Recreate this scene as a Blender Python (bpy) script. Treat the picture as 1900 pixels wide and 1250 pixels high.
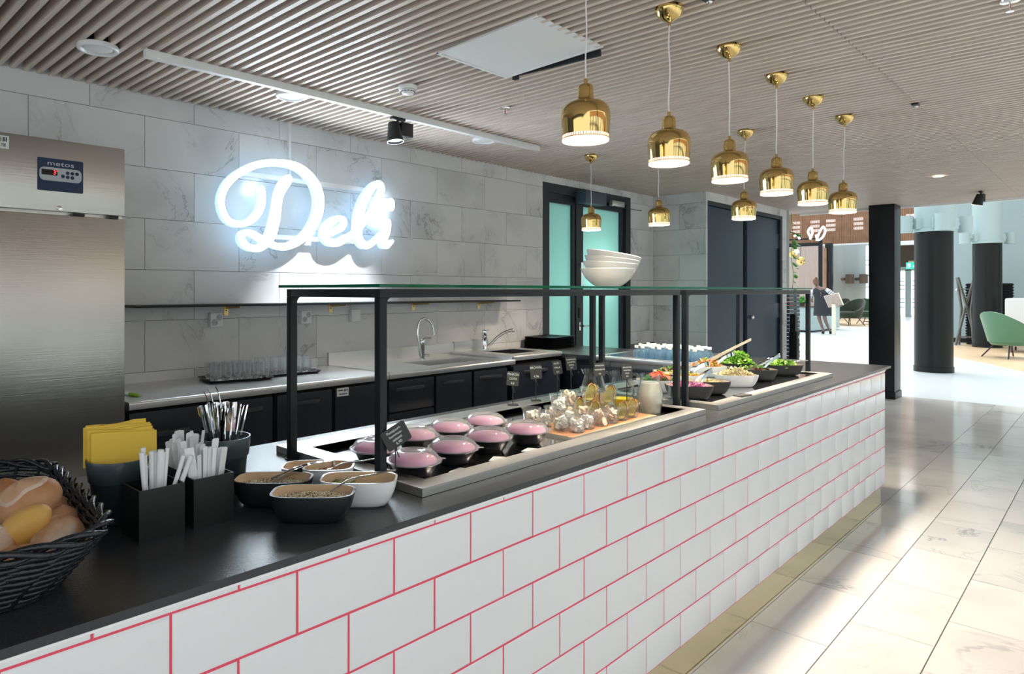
import bpy, bmesh, math, random
from mathutils import Vector, Matrix, Euler
PI = math.pi
R = math.radians
S = bpy.context.scene
for o in list(bpy.data.objects):
    bpy.data.objects.remove(o, do_unlink=True)
COL = S.collection
random.seed(7)

# ------------------------------------------------------------------ camera, world, exposure
cd = bpy.data.cameras.new('camera')
cam = bpy.data.objects.new('camera', cd)
COL.objects.link(cam)
cam.location = (0, 0, 1.418)
cam.rotation_euler = (PI / 2, 0, .7867 - PI / 2)
cd.sensor_width = 36
cd.lens = 1264.2 / 1900 * 36
cd.shift_x = (950 - 819.6) / 1900
cd.shift_y = -(625 - 539.9) / 1900
cd.clip_start = .05
cd.clip_end = 200
S.camera = cam

W = bpy.data.worlds.new('world')
S.world = W
W.use_nodes = True
bg = W.node_tree.nodes['Background']
bg.inputs[0].default_value = (.90, .965, 1.0, 1)
bg.inputs[1].default_value = 1.12
S.view_settings.view_transform = 'Standard'
S.view_settings.look = 'None'
S.view_settings.exposure = .42
S.view_settings.gamma = 1
S.view_settings.use_curve_mapping = False
try:
    S.cycles.transparent_max_bounces = 48
except Exception:
    pass


def light(name, kind, loc, target, energy, col, **kw):
    d = bpy.data.lights.new(name, kind)
    d.energy = energy
    d.color = col
    for k, v in kw.items():
        setattr(d, k, v)
    o = bpy.data.objects.new(name, d)
    COL.objects.link(o)
    o.location = loc
    if target is not None:
        v = Vector(target) - Vector(loc)
        o.rotation_euler = v.to_track_quat('-Z', 'Y').to_euler()
    return o


# soft skylight sun through the glass roof of the hall
light('skylight_sun', 'SUN', (14, 4, 12), (14 - .40, 4 - .25, 12 - 1), 2.6, (1, .97, .93), angle=R(50))

# ------------------------------------------------------------------ materials
MT = {}


def _n(nt, t, x=0, **kw):
    n = nt.nodes.new(t)
    for k, v in kw.items():
        setattr(n, k, v)
    return n


def mat(name, col, rough=.5, metal=0., bump=None, var=None, spec=.5, emit=None, es=0., coat=0., coords='Object',
        trans=0., ior=1.45, sss=0., aniso=0., alpha=1., rnd=0., sheen=0., isl=None):
    """bump=(scale,strength[,detail[,stretch]])  var=(scale,colour2,amount[,stretch])"""
    m = bpy.data.materials.new(name)
    m.use_nodes = True
    nt = m.node_tree
    b = nt.nodes['Principled BSDF']
    b.inputs['Base Color'].default_value = (*col, 1)
    b.inputs['Roughness'].default_value = rough
    b.inputs['Metallic'].default_value = metal
    b.inputs['Specular IOR Level'].default_value = spec
    b.inputs['IOR'].default_value = ior
    b.inputs['Transmission Weight'].default_value = trans
    b.inputs['Coat Weight'].default_value = coat
    b.inputs['Coat Roughness'].default_value = .08
    b.inputs['Anisotropic'].default_value = aniso
    b.inputs['Alpha'].default_value = alpha
    b.inputs['Sheen Weight'].default_value = sheen
    if sss:
        b.inputs['Subsurface Weight'].default_value = sss
        b.inputs['Subsurface Scale'].default_value = .01
    if emit:
        b.inputs['Emission Color'].default_value = (*emit, 1)
        b.inputs['Emission Strength'].default_value = es
    L = nt.links.new
    vec = None
    if bump or var or rnd:
        tc = _n(nt, 'ShaderNodeTexCoord')
        vec = tc.outputs[coords]
        if rnd:
            oi = _n(nt, 'ShaderNodeObjectInfo')
            mu = _n(nt, 'ShaderNodeMath', operation='MULTIPLY')
            L(oi.outputs['Random'], mu.inputs[0])
            mu.inputs[1].default_value = rnd
            ad = _n(nt, 'ShaderNodeVectorMath', operation='ADD')
            L(vec, ad.inputs[0])
            L(mu.outputs[0], ad.inputs[1])
            vec = ad.outputs[0]

    def nz(scale, detail, stretch):
        v = vec
        if stretch:
            mp = _n(nt, 'ShaderNodeMapping')
            mp.inputs['Scale'].default_value = stretch
            L(v, mp.inputs[0])
            v = mp.outputs[0]
        t = _n(nt, 'ShaderNodeTexNoise')
        t.inputs['Scale'].default_value = scale
        t.inputs['Detail'].default_value = detail
        L(v, t.inputs['Vector'])
        return t.outputs['Fac']
    if bump:
        t = nz(bump[0], bump[2] if len(bump) > 2 else 4, bump[3] if len(bump) > 3 else None)
        bp = _n(nt, 'ShaderNodeBump')
        bp.inputs['Strength'].default_value = bump[1]
        bp.inputs['Distance'].default_value = .01
        L(t, bp.inputs['Height'])
        L(bp.outputs[0], b.inputs['Normal'])
    if var:
        t = nz(var[0], 5, var[3] if len(var) > 3 else None)
        rp = _n(nt, 'ShaderNodeMapRange')
        rp.inputs['From Min'].default_value = .35
        rp.inputs['From Max'].default_value = .68
        rp.inputs['To Max'].default_value = var[2]
        L(t, rp.inputs[0])
        mx = _n(nt, 'ShaderNodeMix', data_type='RGBA')
        mx.inputs[6].default_value = (*col, 1)
        mx.inputs[7].default_value = (*var[1], 1)
        L(rp.outputs[0], mx.inputs[0])
        L(mx.outputs[2], b.inputs['Base Color'])
    if isl:
        ge = _n(nt, 'ShaderNodeNewGeometry')
        cr_ = _n(nt, 'ShaderNodeValToRGB')
        cr_.color_ramp.interpolation = 'CONSTANT'
        el = cr_.color_ramp.elements
        el[0].color = (*isl[0], 1)
        for i_, c_ in enumerate(isl[1:]):
            e_ = el[1] if i_ == 0 else el.new(.5)
            e_.position = (i_ + 1) / len(isl)
            e_.color = (*c_, 1)
        L(ge.outputs['Random Per Island'], cr_.inputs[0])
        L(cr_.outputs[0], b.inputs['Base Color'])
    MT[name] = m
    return m


def glassmat(name, tint=(1, 1, 1), fres=.12, rough=.0, body=None, bodyamt=0., pwr=3.2):
    """thin-walled clear glass or plastic: see-through with a Fresnel sheen"""
    m = bpy.data.materials.new(name)
    m.use_nodes = True
    nt = m.node_tree
    nt.nodes.remove(nt.nodes['Principled BSDF'])
    L = nt.links.new
    out = nt.nodes['Material Output']
    tr = _n(nt, 'ShaderNodeBsdfTransparent')
    tr.inputs[0].default_value = (*tint, 1)
    gl = _n(nt, 'ShaderNodeBsdfGlossy')
    gl.inputs['Roughness'].default_value = rough
    lw = _n(nt, 'ShaderNodeLayerWeight')
    lw.inputs[0].default_value = .5
    pw = _n(nt, 'ShaderNodeMath', operation='POWER')
    L(lw.outputs['Facing'], pw.inputs[0])
    pw.inputs[1].default_value = pwr
    ml = _n(nt, 'ShaderNodeMath', operation='MULTIPLY_ADD')
    L(pw.outputs[0], ml.inputs[0])
    ml.inputs[1].default_value = fres * 3
    ml.inputs[2].default_value = .03
    mx = _n(nt, 'ShaderNodeMixShader')
    L(ml.outputs[0], mx.inputs[0])
    L(tr.outputs[0], mx.inputs[1])
    L(gl.outputs[0], mx.inputs[2])
    o = mx.outputs[0]
    if body:
        df = _n(nt, 'ShaderNodeBsdfPrincipled')
        df.inputs['Base Color'].default_value = (*body, 1)
        df.inputs['Roughness'].default_value = .25
        m2 = _n(nt, 'ShaderNodeMixShader')
        m2.inputs[0].default_value = bodyamt
        L(o, m2.inputs[1])
        L(df.outputs[0], m2.inputs[2])
        o = m2.outputs[0]
    L(o, out.inputs[0])
    MT[name] = m
    return m


def marble(name, base, vein, rough, scale=1.6, amt=.75, cloud=.12, coat=0., bump=0.):
    m = mat(name, base, rough, coat=coat)
    nt = m.node_tree
    L = nt.links.new
    b = nt.nodes['Principled BSDF']
    tc = _n(nt, 'ShaderNodeTexCoord')
    oi = _n(nt, 'ShaderNodeObjectInfo')
    mu = _n(nt, 'ShaderNodeMath', operation='MULTIPLY')
    mu.inputs[1].default_value = 60
    L(oi.outputs['Random'], mu.inputs[0])
    ad = _n(nt, 'ShaderNodeVectorMath', operation='ADD')
    L(tc.outputs['Object'], ad.inputs[0])
    L(mu.outputs[0], ad.inputs[1])
    n1 = _n(nt, 'ShaderNodeTexNoise')
    n1.inputs['Scale'].default_value = scale
    n1.inputs['Detail'].default_value = 9
    n1.inputs['Roughness'].default_value = .62
    n1.inputs['Distortion'].default_value = 1.3
    L(ad.outputs[0], n1.inputs['Vector'])
    s1 = _n(nt, 'ShaderNodeMath', operation='SUBTRACT')
    s1.inputs[1].default_value = .5
    L(n1.outputs['Fac'], s1.inputs[0])
    a1 = _n(nt, 'ShaderNodeMath', operation='ABSOLUTE')
    L(s1.outputs[0], a1.inputs[0])
    r1 = _n(nt, 'ShaderNodeMapRange')
    r1.inputs['From Min'].default_value = 0
    r1.inputs['From Max'].default_value = .022
    r1.inputs['To Min'].default_value = 1
    r1.inputs['To Max'].default_value = 0
    L(a1.outputs[0], r1.inputs[0])
    n2 = _n(nt, 'ShaderNodeTexNoise')
    n2.inputs['Scale'].default_value = scale * 1.1
    n2.inputs['Detail'].default_value = 3
    L(ad.outputs[0], n2.inputs['Vector'])
    r2 = _n(nt, 'ShaderNodeMapRange')
    r2.inputs['From Min'].default_value = .47
    r2.inputs['From Max'].default_value = .66
    L(n2.outputs['Fac'], r2.inputs[0])
    mm = _n(nt, 'ShaderNodeMath', operation='MULTIPLY')
    L(r1.outputs[0], mm.inputs[0])
    L(r2.outputs[0], mm.inputs[1])
    m3 = _n(nt, 'ShaderNodeMath', operation='MULTIPLY')
    L(mm.outputs[0], m3.inputs[0])
    m3.inputs[1].default_value = amt
    m4 = _n(nt, 'ShaderNodeMath', operation='MULTIPLY')
    L(r2.outputs[0], m4.inputs[0])
    m4.inputs[1].default_value = cloud
    mx0 = _n(nt, 'ShaderNodeMath', operation='MAXIMUM')
    L(m3.outputs[0], mx0.inputs[0])
    L(m4.outputs[0], mx0.inputs[1])
    mx = _n(nt, 'ShaderNodeMix', data_type='RGBA')
    mx.inputs[6].default_value = (*base, 1)
    mx.inputs[7].default_value = (*vein, 1)
    L(mx0.outputs[0], mx.inputs[0])
    L(mx.outputs[2], b.inputs['Base Color'])
    if bump:
        bp = _n(nt, 'ShaderNodeBump')
        bp.inputs['Strength'].default_value = bump
        bp.inputs['Distance'].default_value = .01
        L(n2.outputs['Fac'], bp.inputs['Height'])
        L(bp.outputs[0], b.inputs['Normal'])
    return m


# ------------------------------------------------------------------ mesh helpers
class B:
    """collects shapes, then becomes ONE mesh object"""

    def __init__(s):
        s.v = []
        s.f = []

    def add(s, vs, fs, M=None):
        n = len(s.v)
        if M is not None:
            vs = [M @ Vector(p) for p in vs]
        s.v += [tuple(p) for p in vs]
        s.f += [tuple(i + n for i in f) for f in fs]
        return s

    def box(s, x0, x1, y0, y1, z0, z1, M=None):
        vs = [(x, y, z) for z in (z0, z1) for y in (y0, y1) for x in (x0, x1)]
        return s.add(vs, [(0, 2, 3, 1), (4, 5, 7, 6), (0, 1, 5, 4), (2, 6, 7, 3), (0, 4, 6, 2), (1, 3, 7, 5)], M)

    def cbox(s, x0, x1, y0, y1, z0, z1, c=.004, M=None):
        """box with chamfered edges"""
        t = bmesh.new()
        b = B().box(x0, x1, y0, y1, z0, z1)
        vv = [t.verts.new(p) for p in b.v]
        for f in b.f:
            t.faces.new([vv[i] for i in f])
        bmesh.ops.bevel(t, geom=t.edges[:], offset=c, segments=2, affect='EDGES', profile=.6)
        t.verts.index_update()
        r = s.add([q.co.copy() for q in t.verts], [[q.index for q in f.verts] for f in t.faces], M)
        t.free()
        return r

    def lathe(s, prof, n=24, M=None, cap=True, sx=1, sy=1):
        vs = []
        fs = []
        k = len(prof)
        for i in range(n):
            a = 2 * PI * i / n
            for r, z in prof:
                vs.append((r * math.cos(a) * sx, r * math.sin(a) * sy, z))
        for i in range(n):
            j = (i + 1) % n
            for q in range(k - 1):
                fs.append((i * k + q, j * k + q, j * k + q + 1, i * k + q + 1))
        if cap:
            if prof[0][0] > 1e-5:
                fs.append(tuple(i * k for i in range(n))[::-1])
            if prof[-1][0] > 1e-5:
                fs.append(tuple(i * k + k - 1 for i in range(n)))
        return s.add(vs, fs, M)

    def cyl(s, x, y, z0, z1, r, n=20, r2=None):
        return s.lathe([(r, z0), (r if r2 is None else r2, z1)], n, Matrix.Translation((x, y, 0)))

    def tube(s, pts, r, n=8, closed=False, flat=1., rs=None):
        P = [Vector(p) for p in pts]
        m = len(P)
        vs = []
        fs = []
        up = None
        for i, p in enumerate(P):
            if closed:
                t = (P[(i + 1) % m] - P[i - 1])
            else:
                t = (P[min(i + 1, m - 1)] - P[max(i - 1, 0)])
            t = t.normalized() if t.length > 1e-9 else Vector((0, 0, 1))
            if up is None:
                up = Vector((0, 0, 1)) if abs(t.z) < .9 else Vector((1, 0, 0))
            a = t.cross(up)
            if a.length < 1e-6:
                a = t.orthogonal()
            a.normalize()
            b = a.cross(t)
            up = b
            rr = rs[i] if rs else r
            for k in range(n):
                th = 2 * PI * k / n
                vs.append(p + a * (rr * math.cos(th)) + b * (rr * flat * math.sin(th)))
        for i in range(m if closed else m - 1):
            j = (i + 1) % m
            for k in range(n):
                l = (k + 1) % n
                fs.append((i * n + k, j * n + k, j * n + l, i * n + l))
        if not closed:
            fs.append(tuple(range(n))[::-1])
            fs.append(tuple((m - 1) * n + k for k in range(n)))
        return s.add(vs, fs)

    def prism(s, poly, h0, h1, M=None):
        """polygon in local xy, extruded in z"""
        n = len(poly)
        vs = [(x, y, h0) for x, y in poly] + [(x, y, h1) for x, y in poly]
        fs = [tuple(range(n))[::-1], tuple(range(n, 2 * n))]
        fs += [(i, (i + 1) % n, n + (i + 1) % n, n + i) for i in range(n)]
        return s.add(vs, fs, M)

    def loft(s, rings, closed=True, cap0=True, cap1=True, M=None):
        n = len(rings[0])
        vs = [p for r in rings for p in r]
        fs = []
        for i in range(len(rings) - 1):
            for k in range(n if closed else n - 1):
                l = (k + 1) % n
                fs.append((i * n + k, i * n + l, (i + 1) * n + l, (i + 1) * n + k))
        if cap0:
            fs.append(tuple(range(n))[::-1])
        if cap1:
            fs.append(tuple((len(rings) - 1) * n + k for k in range(n)))
        return s.add(vs, fs, M)

    def blob(s, cx, cy, cz, rx, ry, rz, nu=10, nv=6, M=None, jit=0., rnd=random):
        pr = []
        vs = [(cx, cy, cz - rz)]
        for j in range(1, nv):
            ph = -PI / 2 + PI * j / nv
            for i in range(nu):
                th = 2 * PI * i / nu
                k = 1 + (rnd.uniform(-jit, jit) if jit else 0)
                vs.append((cx + rx * k * math.cos(ph) * math.cos(th), cy + ry * k * math.cos(ph) * math.sin(th), cz + rz * k * math.sin(ph)))
        vs.append((cx, cy, cz + rz))
        fs = []
        for i in range(nu):
            l = (i + 1) % nu
            fs.append((0, 1 + l, 1 + i))
            for j in range(nv - 2):
                a = 1 + j * nu
                fs.append((a + i, a + l, a + nu + l, a + nu + i))
            a = 1 + (nv - 2) * nu
            fs.append((a + i, a + l, len(vs) - 1))
        return s.add(vs, fs, M)

    def mesh(s, name, m=None, smooth=35):
        me = bpy.data.meshes.new(name)
        me.from_pydata(s.v, [], s.f)
        if m:
            me.materials.append(MT[m] if isinstance(m, str) else m)
        if smooth:
            me.shade_smooth()
            me.set_sharp_from_angle(angle=R(smooth))
        me.update()
        return me


def obj(name, b, m=None, parent=None, smooth=35, loc=None, rot=None, kind=None, label=None):
    me = b if isinstance(b, bpy.types.Mesh) else b.mesh(name, m, smooth)
    o = bpy.data.objects.new(name, me)
    COL.objects.link(o)
    if parent is not None:
        o.parent = parent
    if loc is not None:
        o.location = loc
    if rot is not None:
        o.rotation_euler = rot
    if kind:
        o['kind'] = kind
    if label:
        o['label'] = label
    return o


def tag(o, label, cat=None, group=None, kind=None):
    o['label'] = label
    if cat:
        o['category'] = cat
    if group:
        o['group'] = group
    if kind:
        o['kind'] = kind
    return o


def thing(name, label, cat, loc=(0, 0, 0), rz=0., group=None, rot=None):
    o = bpy.data.objects.new(name, None)
    COL.objects.link(o)
    o.empty_display_size = .05
    o.location = loc
    o.rotation_euler = rot if rot else (0, 0, rz)
    return tag(o, label, cat, group)


def struct(name, b, m, label=None, smooth=0, parent=None):
    o = obj(name, b, m, parent, smooth)
    if parent is None:
        o['kind'] = 'structure'
        if label:
            o['label'] = label
    return o


def dup(root, loc=None, rot=None, label=None, group=None):
    def cp(o, par):
        c = o.copy()
        COL.objects.link(c)
        c.parent = par
        for ch in o.children:
            cp(ch, c)
        return c
    r = cp(root, root.parent)
    if loc is not None:
        r.location = loc
    if rot is not None:
        r.rotation_euler = rot
    if label:
        r['label'] = label
    if group:
        r['group'] = group
    return r


def cr(pts, sub=6, closed=False):
    """Catmull-Rom through points of any dimension"""
    n = len(pts)
    out = []
    for i in range(n if closed else n - 1):
        g = (lambda k: pts[k % n]) if closed else (lambda k: pts[max(0, min(n - 1, k))])
        p0, p1, p2, p3 = g(i - 1), g(i), g(i + 1), g(i + 2)
        for j in range(sub):
            t = j / sub
            out.append(tuple(.5 * (2 * b + (c - a) * t + (2 * a - 5 * b + 4 * c - d) * t * t + (3 * b - a - 3 * c + d) * t ** 3)
                             for a, b, c, d in zip(p0, p1, p2, p3)))
    if not closed:
        out.append(tuple(pts[-1]))
    return out


def rrect(w, h, r, n=5, cx=0, cy=0):
    pts = []
    for sx, sy, a0 in ((1, 1, 0), (-1, 1, 90), (-1, -1, 180), (1, -1, 270)):
        for i in range(n + 1):
            a = R(a0 + 90 * i / n)
            pts.append((cx + sx * (w / 2 - r) + r * math.cos(a), cy + sy * (h / 2 - r) + r * math.sin(a)))
    return pts


def text(name, s, size, m, parent, loc, rot, align='CENTER', ext=.0004, sx=1., space=1.):
    cu = bpy.data.curves.new(name, 'FONT')
    cu.body = s
    cu.size = size
    cu.align_x = align
    cu.align_y = 'CENTER'
    cu.extrude = ext
    cu.space_character = space
    t = bpy.data.objects.new(name, cu)
    COL.objects.link(t)
    dg = bpy.context.evaluated_depsgraph_get()
    me = bpy.data.meshes.new_from_object(t.evaluated_get(dg))
    bpy.data.objects.remove(t, do_unlink=True)
    me.materials.clear()
    me.materials.append(MT[m])
    o = obj(name, me, None, parent, loc=loc, rot=rot)
    o.scale = (sx, 1, 1)
    return o


def rects_minus(r, holes):
    out = [r]
    for h in holes:
        nxt = []
        for (a, b, c, d) in out:
            if h[0] >= b or h[1] <= a or h[2] >= d or h[3] <= c:
                nxt.append((a, b, c, d))
                continue
            if a < h[0]:
                nxt.append((a, h[0], c, d))
            if b > h[1]:
                nxt.append((h[1], b, c, d))
            lo, hi = max(a, h[0]), min(b, h[1])
            if c < h[2]:
                nxt.append((lo, hi, c, h[2]))
            if d > h[3]:
                nxt.append((lo, hi, h[3], d))
        out = nxt
    return out


_tiles = {}


def lay(parent, name, u0, u1, v0, v1, w, h, uoff, voff, gap, thick, m, place, holes=(), bev=0., limit=None):
    """running-bond tiles: u along, v up; place(uc,vc) -> (location, rotation)"""
    k0 = math.floor((v0 - voff) / h) - 1
    k = k0
    cnt = 0
    while voff + k * h < v1:
        r0, r1 = voff + k * h, voff + (k + 1) * h
        off = uoff + (w / 2 if k % 2 else 0)
        n = math.floor((u0 - off) / w) - 1
        while off + n * w < u1:
            a, b = max(off + n * w, u0), min(off + (n + 1) * w, u1)
            c, d = max(r0, v0), min(r1, v1)
            n += 1
            if b - a < .012 or d - c < .008:
                continue
            for (p, q, s_, t) in rects_minus((a, b, c, d), holes):
                if q - p < .01 or t - s_ < .008:
                    continue
                key = (name, round(q - p, 3), round(t - s_, 3), m)
                if key not in _tiles:
                    W2, H2 = (q - p - gap) / 2, (t - s_ - gap) / 2
                    bb = B()
                    if bev:
                        i = min(bev, W2 * .4, H2 * .4)
                        bb.loft([[(-W2, 0, -H2), (W2, 0, -H2), (W2, 0, H2), (-W2, 0, H2)],
                                 [(-W2, -thick * .55, -H2), (W2, -thick * .55, -H2), (W2, -thick * .55, H2), (-W2, -thick * .55, H2)],
                                 [(-W2 + i * .4, -thick * .9, -H2 + i * .4), (W2 - i * .4, -thick * .9, -H2 + i * .4), (W2 - i * .4, -thick * .9, H2 - i * .4), (-W2 + i * .4, -thick * .9, H2 - i * .4)],
                                 [(-W2 + i, -thick, -H2 + i), (W2 - i, -thick, -H2 + i), (W2 - i, -thick, H2 - i), (-W2 + i, -thick, H2 - i)]])
                    else:
                        bb.box(-W2, W2, -thick, 0, -H2, H2)
                    _tiles[key] = bb.mesh(name, m, 40 if bev else 0)
                l, ro = place((p + q) / 2, (s_ + t) / 2)
                obj(name, _tiles[key], None, parent, loc=l, rot=ro)
                cnt += 1
        k += 1
    return cnt
# ------------------------------------------------------------------ material library
marble('wall_marble', (.72, .73, .74), (.17, .175, .19), .26, 1.5, .75, .24)
marble('floor_marble', (.66, .65, .63), (.17, .18, .21), .09, 1.2, .75, .24, bump=.03)
mat('grout_dark', (.16, .16, .165), .9)
mat('grout_floor', (.17, .155, .145), .8)
mat('grout_red', (.80, .08, .13), .7)
mat('white_tile', (.80, .81, .82), .12, bump=(9, .10, 2), rnd=40, coat=.3)
mat('white_trim', (.88, .88, .88), .3)
mat('slat_wood', (.74, .645, .575), .40, var=(6, (.56, .46, .39), .8, (30, 1, 30)), bump=(60, .12, 3, (10, .3, 10)), rnd=30)
mat('void_black', (.006, .006, .007), .9)
mat('brass', (.74, .54, .21), .06, 1.)
mat('brass_dull', (.70, .50, .20), .30, 1.)
mat('kick_brass', (.86, .74, .46), .12, 1., bump=(25, .05, 2, (.2, 1, 3)))
mat('laminate_black', (.030, .033, .038), .27, bump=(300, .10, 3), spec=.5, var=(7, (.05, .053, .058), .5))
mat('laminate_edge', (.055, .055, .06), .5)
mat('steel', (.74, .735, .72), .34, 1., bump=(80, .05, 3, (.05, 3, 3)), aniso=.3)
mat('steel_fridge', (.56, .545, .52), .30, 1., bump=(140, .05, 3, (.03, 1, 1.6)), aniso=.5)
mat('steel_bright', (.74, .74, .75), .12, 1.)
mat('chrome', (.86, .87, .88), .05, 1.)
mat('cream_liner', (.78, .73, .58), .35)
mat('frame_black', (.009, .012, .015), .35, spec=.35)
mat('cabinet_navy', (.012, .017, .027), .33)
mat('cabinet_gap', (.004, .005, .006), .8)
mat('handle_black', (.04, .043, .05), .28)
mat('door_navy', (.055, .085, .125), .45, bump=(160, .05, 2))
mat('door_frame', (.022, .028, .038), .4)
mat('white_paint', (.85, .86, .87), .4)
mat('white_plastic', (.86, .87, .88), .3)
mat('black_plastic', (.012, .013, .015), .4)
mat('concrete_pale', (.60, .66, .68), .30, var=(.7, (.70, .75, .76), .5), bump=(3, .02, 3))
mat('wall_teal', (.37, .47, .49), .6, bump=(12, .04, 3), var=(1.5, (.42, .51, .53), .5))
mat('column_teal', (.40, .52, .53), .5)
mat('column_dark', (.012, .015, .014), .32, spec=.25)
mat('hall_brown', (.10, .075, .055), .6)
mat('hall_slat', (.50, .28, .17), .5, var=(3, (.36, .19, .11), .7))
mat('pale_wood', (.72, .55, .36), .35, var=(3, (.60, .43, .27), .6, (1, 12, 1)))
glassmat('clear_glass', (.97, .99, .99), .30, pwr=2.2)
glassmat('green_glass', (.90, .97, .95), .22)
mat('green_edge', (.0, .09, .045), .08, spec=.6)
mat('frosted', (.40, .66, .62), .5, emit=(.42, .83, .76), es=.34)

# ------------------------------------------------------------------ floors
fl = struct('floor', B().box(-4, 10.9, -8, 4.3, -.08, -.006), 'grout_floor', 'polished marble tile floor in front of the deli counter')
lay(fl, 'tile', .6, 10.9, -1.265, 1.137, .6, .3, 3.612, .8355 - .3 * 8, .0042, .006, 'floor_marble',
    lambda u, v: ((u, v, -.006), (-PI / 2, 0, 0)))
fl2 = obj('tile', B().box(-4, .6, -1.265, 1.137, -.006, 0).box(-4, 10.9, -8, -1.265, -.006, 0).box(-4, 10.9, 1.137, 4.05, -.006, 0), 'floor_marble', fl, 0, kind='stuff')
fh = struct('floor_hall', B().box(10.9, 60, -25, 40, -.08, -.002), 'concrete_pale', 'pale polished concrete floor of the hall')
wp = [(18.4, 2.75), (17.0, 1.9), (15.7, 1.25), (14.2, .2), (13.2, -1.2), (12.9, -3), (13.2, -7), (23.4, -7), (23.4, 3.1), (20.5, 3.1)]
struct('floor_wood', B().prism(wp, -.002, .002), 'pale_wood', 'curved light wood floor area under the green lounge chair')
struct('floor_wood_lounge', B().prism([(31.5, 6.2), (30.5, 9.2), (38, 12), (43, 11), (43, 8.6), (36, 7.0)], -.002, .002), 'pale_wood', 'light wood floor area under the dark green armchairs')

# ------------------------------------------------------------------ back wall with marble tiles
DX0, DX1, DZ = 5.445, 7.134, 2.497
wb = struct('wall_back', B().box(-4, DX0, 4.058, 4.25, 0, 2.7).box(DX1, 7.7, 4.058, 4.25, 0, 2.7).box(DX0, DX1, 4.058, 4.25, DZ, 2.7),
            'grout_dark', 'grey marble tiled back wall of the deli')
lay(wb, 'tile', .25, 7.683, .80, 2.625, .6, .3, .985, 2.144 - 2.4, .0028, .008, 'wall_marble',
    lambda u, v: ((u, 4.058, v), (0, 0, 0)), holes=[(DX0, DX1, 0, DZ)])
we = struct('wall_end', B().box(7.691, 7.70, 3.408, 4.25, 0, 2.7), 'grout_dark', 'narrow grey marble tiled return wall beside the frosted door')
lay(we, 'tile', 3.40, 4.05, .6, 2.625, .6, .3, 3.72, 2.144 - 2.4, .0028, .008, 'wall_marble',
    lambda u, v: ((7.691, u, v), (0, 0, -PI / 2)))
BX0, BX1, BZ = 7.725, 10.162, 2.467
wk = struct('wall_block', B().box(7.70, BX0, 3.408, 4.25, 0, 2.7).box(BX1, 10.33, 3.408, 4.25, 0, 2.7).box(BX0, BX1, 3.408, 4.25, BZ, 2.7).box(BX0, BX1, 3.7, 4.25, 0, BZ),
            'grout_dark', 'marble tiled wall around the dark blue double doors')
lay(wk, 'tile', 7.683, 10.33, .3, 2.625, .6, .3, 8.585, 2.144 - 2.4, .0028, .008, 'wall_marble',
    lambda u, v: ((u, 3.408, v), (0, 0, 0)), holes=[(BX0, BX1, 0, BZ)])

# ------------------------------------------------------------------ slatted ceiling
CZ = 2.565
ce = struct('ceiling', B().box(-4, 10.9, -.70, 4.06, CZ + .11, CZ + .18), 'void_black', 'ceiling of narrow grey-brown wooden slats')
F_, CX_, CY_, A_ = 1264.2, 819.6, 539.9, .7867
ca, sa = math.cos(A_), math.sin(A_)


def _px(x, y, z):
    d = x * ca + y * sa
    if d < .3:
        return None
    return (CX_ + F_ * (x * sa - y * ca) / d, CY_ - F_ * (z - 1.418) / d)


segs = []
SEG = ((-.70, .90), (.90, 2.51), (2.51, 4.05))
k = -40
while .9 + .0603 * k < 10.86:
    x = .9 + .0603 * k
    for (a, b) in SEG:
        ln = 0
        prev = None
        for i in range(13):
            q = _px(x, a + (b - a) * i / 12, CZ)
            if q and -60 < q[0] < 1960 and -60 < q[1] < 1300:
                if prev:
                    ln += math.dist(q, prev)
                prev = q
            else:
                prev = None
        d = max(.5, x * ca + (a + b) / 2 * sa)
        segs.append((ln / d, x, a, b))
    k += 1
segs.sort(reverse=True)
slm = {}
rest = B()
for i, (sc, x, a, b) in enumerate(segs):
    if i < 300:
        if (a, b) not in slm:
            slm[a, b] = B().box(-.011, .011, -(b - a) / 2 + .0015, (b - a) / 2 - .0015, 0, .082).mesh('slat', 'slat_wood', 0)
        obj('slat', slm[a, b], None, ce, loc=(x + .011, (a + b) / 2, CZ))
    else:
        rest.box(x, x + .022, a + .0015, b - .0015, CZ, CZ + .082)
obj('slat', rest, 'slat_wood', ce, 0, kind='stuff')
bt = B()
for y in (-.5, .1, .7, 1.1, 1.7, 2.3, 2.7, 3.3, 3.9):
    bt.box(-4, 10.88, y - .02, y + .02, CZ + .082, CZ + .11)
obj('batten', bt, 'void_black', ce, 0, kind='stuff')
struct('trim_1', B().box(10.875, 10.9, -.70, 3.4, CZ - .03, CZ + .3), 'white_paint', 'white fascia along the far edge of the slatted ceiling')
struct('trim_2', B().box(-4, 10.9, -.72, -.70, CZ - .02, CZ + .3), 'white_paint', 'white fascia along the concourse edge of the slatted ceiling')

# ------------------------------------------------------------------ serving counter
CT = .913
ct = thing('serving_counter', 'long serving counter faced in white tiles with red grout and a black worktop', 'counter', (2.2, 1.5, 0))
ct.location = (0, 0, 0)
obj('body', B().box(-.9, 5.266, 1.135, 1.97, .1425, .86).box(4.5, 5.266, 1.16, 1.97, .86, .898).box(-.9, 1.1, 1.16, 1.97, .86, .898), 'cabinet_gap', ct, 0)
obj('grout', B().box(-.9, 5.266, 1.1243, 1.136, .1425, .898), 'grout_red', ct, 0)
n_ = lay(ct, 'tile', -.9, 5.27, .1425, .8805, .246, .123, .4828, .8805 - .123 * 7, .0040, .0085, 'white_tile',
         lambda u, v: ((u, 1.1295, v), (random.uniform(-.004, .004), 0, random.uniform(-.004, .004))), bev=.007)
lay(ct, 'tile', -.9, 5.27, .8805, .898, .246, .123, .4828 + .123, .8805, .0040, .0085, 'white_tile',
    lambda u, v: ((u, 1.1295, v), (0, 0, 0)), bev=.003)
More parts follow.
